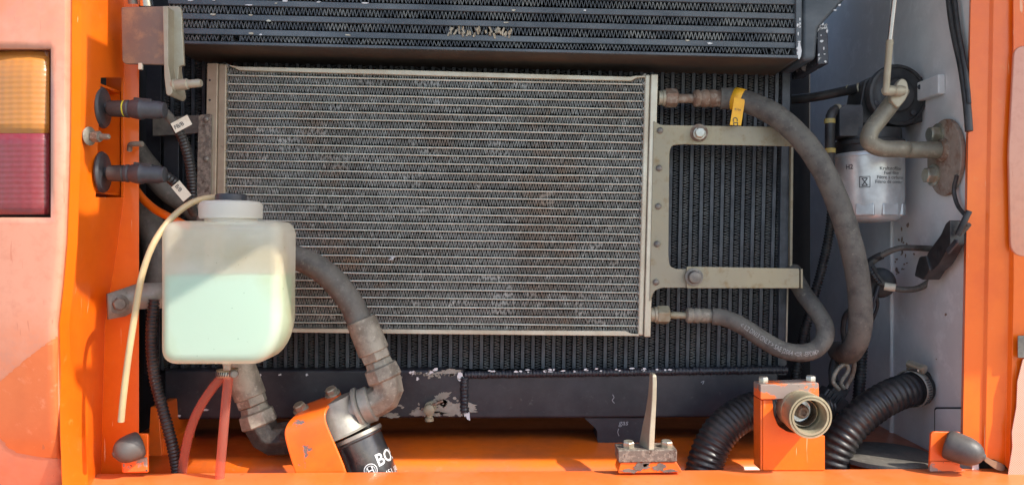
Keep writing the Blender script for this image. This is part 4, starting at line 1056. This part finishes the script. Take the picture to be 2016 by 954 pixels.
# ------------------------------------------------------------------ centre stop
cs = thing('catch_post', 'upright flat steel catch post on a bolted block at the beam', 'catch', P(1275, 928, -.12))
BY = -.128
bm = NB(); prism(bm, arc_round([(1222, 909), (1332, 909), (1344, 929), (1216, 931)], [2, 2, 5, 5]), BY + .002, .030); part(cs, 'base', bm, M['orange_chipped'], bevel=.0015)
for i_, (cx, cy, rx, ry) in enumerate(((1262, 918, 13, 8), (1298, 919, 12, 7), (1240, 926, 16, 3.5), (1318, 926, 13, 3), (1272, 912, 8, 5))):
    patch(cs, blob(cx, cy, rx, ry, 50, .6, seed=60 + i_), BY + .0013, M['bolt_dark'])
bm = NB(); prism(bm, arc_round([(1217, 886), (1333, 884), (1333, 908), (1218, 910)], [3, 3, 2, 2]), BY, .034); part(cs, 'block', bm, M['rust_speckle'], bevel=.0012)
bm = NB()
secs = [(1272, 886, 12.5, .030), (1276, 850, 12, .026), (1281, 810, 10.5, .022), (1284, 780, 9.5, .020), (1285.5, 750, 9, .020), (1285.5, 738, 8.5, .020), (1285.5, 734, 6, .016)]
rings = []
for x, y, w, dp in secs:
    c = P(x, y, BY + .016); hw = w * k(BY) / 2
    tw = R(16) * (1 - (886 - y) / 152)
    rr = []
    for i, j in ((-1, -1), (1, -1), (1, 1), (-1, 1)):
        vx, vy = i * hw, j * dp / 2
        rr.append(c + V(vx * math.cos(tw) - vy * math.sin(tw), vx * math.sin(tw) + vy * math.cos(tw), 0))
    rings.append(rr)
loft(bm, rings); part(cs, 'post', bm, M['zinc_pale'], bevel=.0012)
for x, y in ((1237, 884), (1312, 883)):
    bm = NB(); hexbolt(bm, P(x, y, BY + .014), (.02, -.08, 1), 12 * k(BY), h=.0085, washer=1.45, phase=.5); part(cs, 'bolt', bm, M['bolt'])

# ------------------------------------------------------------------ hydraulic coupling on its orange bracket
cb = thing('coupling_bracket', 'orange plate bracket with bolted clamp block holding the round coupling', 'bracket', P(1560, 922, -.115))
QY = -.112
poly = [(1502, 787), (1521, 787), (1523, 815), (1532, 838), (1552, 850), (1600, 857), (1624, 857), (1624, 925), (1502, 925)]
bm = NB(); prism(bm, arc_round(poly, [1, 1, 6, 8, 8, 4, 2, 0, 0]), QY, .006); part(cb, 'front_plate', bm, M['orange'], bevel=.0008)
bm = NB(); prism(bm, [(1497, 787), (1501.5, 787), (1501.5, 925), (1497, 925)], QY + .001, .028); part(cb, 'side_plate', bm, M['orange_dusty'], bevel=.0008)
bm = NB(); prism(bm, arc_round([(1497, 757), (1612, 753), (1613, 783), (1497, 786)], 3), QY - .004, .028); part(cb, 'clamp_block', bm, M['orange_worn'], bevel=.001)
for x, y in ((1503, 756), (1596, 754)):
    bm = NB(); hexbolt(bm, P(x, y, QY + .012), (0, -.05, 1), 10 * k(QY), h=.008, washer=1.15, phase=.2); part(cb, 'bolt', bm, M['bolt'])
qc = thing('quick_coupling', 'round zinc-plated hydraulic quick coupling with open end in the orange bracket', 'coupling', P(1580, 872, -.14))
fc = P(1596, 820, -.150); qd = Vector((.03, -1, -.03)).normalized()
r0 = 43.5 * k(-.150)
bm = NB(); lathe(bm, fc - qd * .050, qd, [(0, r0 * .80), (.002, r0 * .92), (.020, r0 * .94), (.021, r0 * .91), (.024, r0 * .91), (.025, r0 * .98), (.048, r0), (.050, r0 * .98), (.0502, r0 * .9), (.0482, r0 * .89), (.0482, r0 * .86), (.050, r0 * .85), (.050, r0 * .76), (.047, r0 * .73), (.014, r0 * .72), (.014, r0 * .01)], 48, cap=False); sl_ = part(qc, 'sleeve', bm, M['brass_zinc'])
bm = NB(); lathe(bm, fc - qd * .036, qd, [(0, r0 * .69), (.004, r0 * .66), (.016, r0 * .64), (.0165, r0 * .60), (.012, r0 * .50), (.004, r0 * .48), (.004, r0 * .01)], 40, cap=False); part(qc, 'inner_ring', bm, M['chrome'])
bm = NB(); lathe(bm, fc - qd * .034, qd, [(0, r0 * .34), (.010, r0 * .32), (.014, r0 * .24), (.014, r0 * .15), (.011, r0 * .13), (.011, r0 * .01)], 30); part(qc, 'poppet', bm, M['rust'])

# ------------------------------------------------------------------ black ribbed hoses low right
bm = NB(); ribbed(bm, [P(1376, 1010, -.06), P(1384, 935, -.06), P(1396, 890, -.058), P(1420, 848, -.052), P(1456, 818, -.042), P(1500, 802, -.03), P(1560, 800, -.01), P(1620, 806, .02)], 36 * k(-.05), .0066, .0018, 28, per=6); solo('ribbed_hose', 'wide black ribbed hose rising left of the orange coupling bracket', 'hose', bm, M['conduit'], angle=80)
rh = thing('ribbed_hose', 'wide black ribbed hose clamped to the grey side wall', 'hose', P(1650, 930, -.05))
bm = NB(); ribbed(bm, [P(1628, 1000, -.05), P(1634, 930, -.05), P(1648, 880, -.05), P(1676, 838, -.048), P(1712, 805, -.042), P(1752, 780, -.032), P(1790, 766, -.018), P(1822, 760, -.0)], 33.5 * k(-.04), .0088, .0021, 28, per=6, shape=.8); part(rh, 'hose', bm, M['conduit'], angle=80)
cl = thing('hose_clamp', 'wide worm-drive clamp on the ribbed hose at the grey wall', 'clamp', P(1800, 800, -.02))
cd_ = (P(1822, 760, 0) - P(1776, 771, -.024)).normalized(); cp = P(1792, 765, -.0175)
rc = 37 * k(-.02)
bm = NB(); lathe(bm, cp, cd_, [(0, rc), (.011, rc)], 32, cap=False); o = part(cl, 'band', bm, M['cast_grey']); m = o.modifiers.new('thick', 'SOLIDIFY'); m.thickness = .0012
d_, a_, b_ = frame(cd_)
bm = NB()
for i in range(11):
    an = R(-95 + i * 9); n_ = (Vector((0, -1, 0)) * math.cos(an) + Vector((0, 0, 1)) * -math.sin(an + R(60)))
    n_ = Vector((0, -math.cos(R(-20 + i * 7 - 20)), math.sin(R(-20 + i * 7 - 20)))); n_ = (n_ - cd_ * n_.dot(cd_)).normalized()
    c = cp + cd_ * .0055 + n_ * (rc + .0003)
    bar(bm, c - cd_ * .0035, c + cd_ * .0035, .0012, .0009, n_)
part(cl, 'band_slots', bm, M['ink'])
up = Vector((0, -.25, 1)); up = (up - cd_ * up.dot(cd_)).normalized(); sc_ = cp + up * (rc + .006) + cd_ * .0055
tn = cd_.cross(up)
bm = NB(); lathe(bm, sc_ - tn * .012, tn, [(0, .0055), (.018, .0055), (.0185, .0065), (.024, .0065), (.025, .005)], 14); part(cl, 'screw', bm, M['bolt'])
bm = NB(); box(bm, sc_ - tn * .001 - up * .004, (.014, .018, .004), frame(cd_)[0].to_track_quat('X', 'Z').to_matrix().to_4x4()); part(cl, 'screw_housing', bm, M['chrome'], bevel=.001)

# ------------------------------------------------------------------ fuel filter on the right wall
ff = thing('fuel_filter', 'silver fuel filter can with printed lines under a black head', 'filter', P(1713, 438, .03))
FY = .03; fs = k(FY); fx = P(1711, 302, FY)
rf = 65.5 * fs
bm = NB(); lathe(bm, fx, (0.02, 0, -1), [(0, rf * .80), (0, rf * .97), (3 * fs, rf), (8 * fs, rf), (9 * fs, rf * .975), (88 * fs, rf * .95), (104 * fs, rf * .93), (118 * fs, rf * .90), (128 * fs, rf * .84), (134 * fs, rf * .70), (136 * fs, rf * .3)], 56); fcan = part(ff, 'filter_can', bm, M['silver_can'])
bm = NB()
for i in range(8):
    an = 2 * math.pi * i / 8 + .2
    n_ = V(math.cos(an), math.sin(an), 0); c = fx + V(.0018, 0, -112 * fs) + n_ * rf * .868
    box(bm, c, (.006, 34 * fs, 24 * fs), Matrix.Rotation(an, 4, 'Z'))
part(fcan, 'wrench_flats', bm, M['silver_can'], bevel=.0022, seg=3)
def onfuel(px, py, sc):
    y0 = (py - 302) * fs
    a0 = math.asin(max(-1, min(1, (px - 1711) * fs / rf)))
    def fn(x, y):
        a = a0 + x * sc * fs / rf
        zz = y0 - y * sc * fs
        rr = rf * (.975 - .025 * (zz / fs - 9) / 79) + .0005
        return fx + V(math.sin(a) * rr, -math.cos(a) * rr, -zz)
    return fn
for i, (txt, px) in enumerate((('Kraftstoffilter', 1702), ('Fuel filter', 1710), ('Filtre \u00e0 carburant', 1697), ('Filtro de combustible', 1694))):
    bm = NB(); put_text(bm, text_geo(txt, 1), onfuel(px, 340 + i * 8.4, 9.2)); part(fcan, 'lettering', bm, M['ink'])
bm = NB(); put_text(bm, text_geo('H2', 1, True), onfuel(1652, 336, 13)); part(fcan, 'lettering', bm, M['ink'])
bm = NB(); fn = onfuel(1677, 362, 1.0)
def strip(bm, fn, pts, w):
    for (x0, y0), (x1, y1) in zip(pts, pts[1:]):
        d = Vector((x1 - x0, y1 - y0)).normalized(); n_ = Vector((-d.y, d.x)) * w / 2
        bm.faces.new([bm.verts.new(fn(*p)) for p in ((x0 + n_.x, y0 + n_.y), (x1 + n_.x, y1 + n_.y), (x1 - n_.x, y1 - n_.y), (x0 - n_.x, y0 - n_.y))])
strip(bm, fn, [(-9.5, -10), (9.5, -10), (9.5, 10), (-9.5, 10), (-9.5, -10)], 1.2)
strip(bm, fn, [(-5, -7), (5, -7), (-5, 7), (5, 7), (-5, -7)], 1.8)
part(fcan, 'symbol', bm, M['ink'])
# head
bm = NB(); lathe(bm, fx + V(0, 0, -.001), (0, 0, 1), [(0, rf * .93), (14 * fs, rf * .93), (16 * fs, rf * .98), (24 * fs, rf * .98), (26 * fs, rf * .9), (46 * fs, rf * .88)], 40); hd_ = part(ff, 'filter_head', bm, M['plastic_black'])
bm = NB(); prism(bm, arc_round([(1653, 214), (1662, 206), (1697, 206), (1700, 212), (1700, 268), (1653, 268)], [4, 6, 6, 4, 2, 2]), FY - .03, .05); part(ff, 'sensor_block', bm, M['plastic_grey'], bevel=.0015)
bm = NB(); prism(bm, arc_round([(1690, 226), (1702, 158), (1712, 152), (1816, 150), (1820, 158), (1818, 240), (1740, 250), (1690, 242)], [3, 5, 6, 4, 4, 4, 4, 4]), FY - .022, .05); part(ff, 'pump_body', bm, M['plastic_black'], bevel=.002)
pc = P(1760, 190, FY - .022); pr = 61 * k(FY - .02)
bm = NB(); lathe(bm, pc, (.10, -1, .03), [(0, pr * .98), (.008, pr), (.011, pr * .97), (.0115, pr * .88), (.009, pr * .87), (.008, pr * .6), (.009, pr * .55), (.012, pr * .5), (.012, pr * .05)], 44); pcap = part(ff, 'pump_cap', bm, M['plastic_black'])
for an in (200, 245, 310, 20): 
    bm = NB(); c = pc + V(math.cos(R(an)) * pr * .74, -.011, math.sin(R(an)) * pr * .74); lathe(bm, c, (.1, -1, 0), [(0, .0035), (.002, .0035), (.0024, .002)], 10); part(pcap, 'cap_screw', bm, M['plastic_grey'])
# fuel lines
bm = NB(); hose(bm, [P(1560, 196, .10), P(1610, 190, .075), P(1660, 180, .05), P(1700, 172, .02), P(1726, 166, .0)], 9.5 * k(.05), 14); fl = solo('fuel_line', 'black fuel line with yellow bands entering the round pump cap', 'hose', bm, M['plastic_black'])
fl2 = thing('fuel_line', 'short upright black fuel line with yellow clips beside filter head', 'hose', P(1640, 470, .02))
bm = NB(); hose(bm, [P(1652, 214, .012), P(1640, 219, .006), P(1635, 236, .004), P(1634, 262, .004), P(1634, 300, .006), P(1634, 340, .012)], 9.5 * k(0), 14); part(fl2, 'hose', bm, M['plastic_black'])
for y, dx in ((296, 0), (238, -3)):
    bm = NB(); lathe(bm, P(1634.3 + dx * .2, y + 5, .004), (0, 0, 1), [(0, 10.6 * k(0)), (9 * k(0), 10.6 * k(0))], 16); part(fl2, 'clip', bm, M['clip_yellow'])
bm = NB(); lathe(bm, P(1646, 216, .008), (.9, .3, .2), [(0, 10.8 * k(0)), (6 * k(0), 10.8 * k(0))], 16); part(fl2, 'clip', bm, M['zinc_pale'])
for px, py, Y in ((1668, 178, .045), (1689, 174, .027)):
    bm = NB(); lathe(bm, P(px, py, Y), (.9, -.6, .15), [(0, 10.8 * k(Y)), (4 * k(Y), 10.8 * k(Y))], 16)
    o = link('band', mesh_of(bm, 'band', M['zinc_pale'])); o.parent = fl; o.location = -Vector(fl.location)

# ------------------------------------------------------------------ hinge lever with gas strut
hl = thing('hinge_lever', 'bent steel lever welded to a rusty round flange on grey wall', 'lever', PX(WX, 1870, 385))
fcn = PX(WX, 1868, 310) + V(-.001, 0, 0)
bm = NB()
n = 40; ringa, ringb = [], []
for i in range(n):
    a = 2 * math.pi * i / n
    y = math.cos(a) * .041; z = math.sin(a) * .050
    y = max(y, -.040)
    ringa.append(fcn + V(0, y, z)); ringb.append(fcn + V(-.006, y, z))
loft(bm, [ringa, ringb]); fg = part(hl, 'flange', bm, M['rust_plate'], bevel=.0012)
bm = NB(); lp_ = [fcn + V(-.002, .002, .010), fcn + V(-.05, .006, .011), P(1775, 293, -.062), P(1735, 292, -.066), P(1712, 279, -.068), P(1714, 258, -.068), P(1730, 236, -.066), P(1752, 208, -.064), P(1768, 186, -.062), P(1776, 172, -.061)]
path = resample(spline(lp_, .002), .003)
sweep(bm, path, 16.5 * k(-.06), 20); part(hl, 'lever_rod', bm, M['lever'], angle=80)
bm = NB(); prism(bm, arc_round([(1752, 196), (1764, 166), (1775, 153), (1786, 158), (1791, 180), (1783, 198), (1768, 214)], 8), -.080, .009); part(hl, 'flattened_end', bm, M['zinc_pale'], bevel=.002, seg=3)
bm = NB(); lathe(bm, P(1777, 179, -.082), (-.93, -.36, -.05), [(0, 10 * k(-.08)), (16 * k(-.08), 11 * k(-.08)), (22 * k(-.08), 8 * k(-.08)), (28 * k(-.08), 10 * k(-.08)), (44 * k(-.08), 10 * k(-.08)), (48 * k(-.08), 7 * k(-.08))], 20); part(hl, 'ball_stud', bm, M['zinc_pale'])
bm = NB(); lathe(bm, fcn + V(-.006, .002, .010), (-1, 0, 0), [(0, .016), (.003, .0145), (.005, .0122)], 24); part(hl, 'weld_collar', bm, M['rust'])
for px, py in ((1846, 265), (1838, 345)):
    q_ = PX(WX, px + 12, py); bm = NB(); hexbolt(bm, V(WX - .007, q_.y, q_.z), (-1, -.05, 0), 16 * k(q_.y), h=.010, washer=1.35, phase=.4); part(hl, 'bolt', bm, M['bolt'])
gs = thing('gas_strut', 'thin bright strut rod rising out of the picture from lever', 'strut', P(1742, 186, -.09))
bm = NB(); a = P(1744, 182, -.094); b = P(1752, 78, -.112); c = P(1774, -120, -.15)
sweep(bm, [a, a.lerp(b, .5), b], 6.4 * k(-.1), 16); part(gs, 'rod_end', bm, M['zinc_pale'])
bm = NB(); sweep(bm, [b - (b - a).normalized() * .02, b, b.lerp(c, .5), c], 4.6 * k(-.1), 16); part(gs, 'rod', bm, M['chrome'])
bm = NB(); lathe(bm, b - (b - a) * .1, (b - a), [(0, 7 * k(-.1)), (.004, 7 * k(-.1)), (.005, 5 * k(-.1))], 16); part(gs, 'collar', bm, M['zinc_pale'])

# ------------------------------------------------------------------ wiring on the right wall
def cable(lab, pts, rpx, mt='plastic_black', name='cable', Y=None, ribs=False):
    bm = NB()
    if ribs: ribbed(bm, pts, rpx * k(pts[0].y), .0046, .0014, 16)
    else: hose(bm, pts, rpx * k(pts[0].y), 12)
    return solo(name, lab, 'conduit' if ribs else 'cable', bm, M[mt], angle=80)
W = WX - .008
cable('thick black cable running down the grey wall from the top edge', [PX(W, 1866, -40), PX(W, 1873, 30), PX(W, 1883, 85), PX(W, 1893, 130), PX(W, 1903, 200), PX(W, 1908, 260)], 7)
cable('thin black cable beside the thick one at the upper right', [PX(W, 1876, -40), PX(W, 1884, 40), PX(W, 1892, 90), PX(W, 1902, 150), PX(W, 1908, 210)], 4.5)
cable('black cable loop between the wall connector and hose, upper strand', [PX(W, 1906, 440), PX(W - .006, 1880, 475), PX(W - .012, 1850, 489), P(1810, 488, .0), P(1772, 488, .01), P(1742, 499, .02), P(1722, 512, .03), P(1706, 528, .04)], 6.5, 'rubber')
lc = cable('black cable loop below the connector with white tape', [PX(W - .006, 1862, 520), P(1836, 549, -.01), P(1810, 566, 0), P(1785, 570, .005), P(1758, 566, .012), P(1736, 556, .02), P(1722, 540, .03), P(1712, 530, .035)], 6.5, 'rubber')
bm = NB(); lathe(bm, P(1741, 563, .014), (.96, -.4, -.15), [(0, 8 * k(0)), (20 * k(0), 8 * k(0))], 16); o = link('tape', mesh_of(bm, 'tape', M['tag_white'])); o.parent = lc; o.location = -Vector(lc.location)
# scuffs and rust runs on the wall
rw = random.Random(31)
for i in range(26):
    if i < 14: x, y = rw.gauss(1775, 8), rw.uniform(440, 535)
    elif i < 20: x, y = rw.uniform(1762, 1800), rw.uniform(490, 540)
    else: x, y = rw.uniform(1770, 1890), rw.uniform(560, 790)
    bm = NB(); prism_x(bm, blob(x, y, rw.uniform(.8, 2.6), rw.uniform(1, 5.5 if i < 14 else 2.5), 12, .6, seed=800 + i), WX - .0002, -.0004)
    part(wall, 'rust_fleck', bm, M['rust_fleck'])
# wall connector body
wc = thing('wall_connector', 'tapered black cable connector hanging on the grey wall by pillar', 'connector', PX(W, 1850, 550))
bm = NB(); prism_x(bm, arc_round([(1862, 486), (1880, 462), (1890, 440), (1899, 432), (1899, 480), (1888, 500), (1876, 520), (1860, 534), (1854, 520), (1852, 500)], 4), W - .002, -.018); part(wc, 'connector_body', bm, M['plastic_black'], bevel=.002)
bm = NB(); prism_x(bm, arc_round([(1842, 505), (1856, 503), (1864, 530), (1850, 551), (1832, 543), (1836, 524)], 3), W - .001, -.022); part(wc, 'plug_end', bm, M['plastic_black'], bevel=.0015)
bm = NB(); prism_x(bm, arc_round([(1866, 492), (1884, 470), (1890, 476), (1870, 500)], 2), W - .020, -.003); part(wc, 'latch', bm, M['plastic_grey'], bevel=.0006)
cable('thin dark cable curling behind the orange pillar edge below flange', [PX(W, 1884, 345), PX(W, 1878, 375), PX(W, 1886, 405), PX(W, 1902, 425)], 4)
# clip cluster behind the thick hose
cable('black cable from the wall connector rising behind the pillar edge', [PX(W - .004, 1908, 415), PX(W - .01, 1896, 440), PX(W - .014, 1884, 466)], 6)
cable('thin black wire hanging from the clip beside the thick hose', [P(1716, 540, .03), P(1722, 575, .03), P(1728, 600, .035), P(1714, 640, .045), P(1702, 680, .05)], 3.2)
cable('short black cable tying the round clip to the upper strand', [P(1700, 545, .05), P(1708, 520, .045), P(1724, 508, .03), P(1738, 502, .022)], 7.5)
cc_ = thing('cable_clip', 'black round cable clip with loops beside the thick dusty hose', 'clip', P(1730, 600, .03))
bm = NB(); lathe(bm, P(1732, 556, .05), (-.5, -1, 0), [(0, 30 * k(.04)), (.006, 30 * k(.04)), (.009, 22 * k(.04)), (.009, 8 * k(.04))], 24); part(cc_, 'clip_disc', bm, M['plastic_black'], bevel=.001)
bm = NB(); prism(bm, arc_round([(1703, 520), (1716, 512), (1728, 532), (1730, 560), (1716, 590), (1706, 600)], 5), .024, .012); part(cc_, 'clip_body', bm, M['plastic_black'], bevel=.0015)
bm = NB(); hose(bm, [P(1730, 562, .018), P(1722, 590, .02), P(1712, 626, .03), P(1706, 650, .04)], 3.4 * k(.02), 8); part(cc_, 'wire_lead', bm, M['plastic_grey'])
bm = NB(); ribbed(bm, [P(1712, 528, .02), P(1720, 542, .012), P(1732, 558, .012)], 6 * k(.02), .004, .001, 12); part(cc_, 'corrugated_sleeve', bm, M['conduit'])
cable('black corrugated conduit passing behind the looped hose', [P(1640, 380, .09), P(1634, 450, .09), P(1620, 520, .085), P(1598, 600, .075), P(1578, 680, .065), P(1564, 760, .06), P(1560, 830, .06)], 9.5, 'conduit', 'cable_conduit', ribs=True)
cable('black corrugated conduit descending below the thick dusty hose end', [P(1700, 640, .05), P(1696, 700, .045), P(1691, 770, .035), P(1684, 850, .02), P(1676, 935, .01), P(1672, 1000, .005)], 11.5, 'conduit', 'cable_conduit', ribs=True)
cable('thin black cable arching left of the thick dusty hose', [P(1678, 606, .02), P(1664, 622, .03), P(1660, 650, .035), P(1662, 676, .04), P(1650, 692, .045), P(1640, 720, .05)], 5.5)
pk = thing('plug_connector', 'black multi-pin plug with grey wire loops under the looped hose', 'connector', P(1640, 790, .02))
bm = NB(); rot = Matrix.Rotation(R(35), 4, 'Y')
box(bm, P(1636, 786, .02), (.036, .026, .022), rot); box(bm, P(1648, 768, .02), (.022, .022, .024), rot); part(pk, 'plug_housing', bm, M['plastic_black'], bevel=.0025)
bm = NB()
for i in range(4): box(bm, P(1630 + i * 7, 776 + i * 5, .006), (.0025, .006, .014), rot)
part(pk, 'housing_ribs', bm, M['plastic_black'], bevel=.0006)
bm = NB(); hose(bm, [P(1652, 766, .0), P(1640, 750, -.004), P(1648, 728, -.004), P(1664, 716, -.002), P(1670, 728, 0), P(1656, 752, .002), P(1662, 764, .006)], 4.2 * k(0), 10, .002); part(pk, 'wire_loop', bm, M['cast_dusty'])
bm = NB(); hose(bm, [P(1664, 764, .006), P(1678, 738, .012), P(1682, 712, .02), P(1676, 690, .03)], 4.5 * k(0), 10, .002); part(pk, 'wire_loop', bm, M['rust'])
bm = NB(); hose(bm, [P(1642, 760, .02), P(1640, 730, .03), P(1646, 706, .035), P(1660, 690, .04)], 9 * k(0), 12, .003); part(pk, 'cable', bm, M['plastic_black'])
bm = NB(); hose(bm, [P(1560, 380, .30), P(1600, 410, .30)], .03, 12); bm.free()

# ------------------------------------------------------------------ raised cover above the bay (unseen; notched outline cut to cast shade and pass sun patches)
bm = NB()
yl = lambda x, d=0.0: -.152 - .62 * (x + .46) - d
out = [(-.66, .26), (-.66, -.06), (-.46, -.135), (-.31, yl(-.31)), (-.20, yl(-.20)), (-.19, yl(-.19, .05)), (-.07, yl(-.07, .05)), (-.06, yl(-.06, .012)), (-.01, yl(-.01, .012)), (0, yl(0, .06)), (.06, yl(.06, .06)), (.07, yl(.07)), (.155, yl(.155)), (.165, yl(.165, .06)), (.24, -.53), (1.45, -.53), (1.45, .26)]
top = [bm.verts.new(V(x, y, .49 - .12 * (y - .26))) for x, y in out]; bot = [bm.verts.new(V(x, y, .47 - .12 * (y - .26))) for x, y in out]
bm.faces.new(top); bm.faces.new(bot[::-1])
for i in range(len(out)): bm.faces.new((top[i], bot[i], bot[(i + 1) % len(out)], top[(i + 1) % len(out)]))
ec = solo('unseen_shade_cover', 'unseen raised cover above the bay, out of frame, outline cut to shape sun and shade', 'cover', bm, M['grey_wall'], bevel=.003)
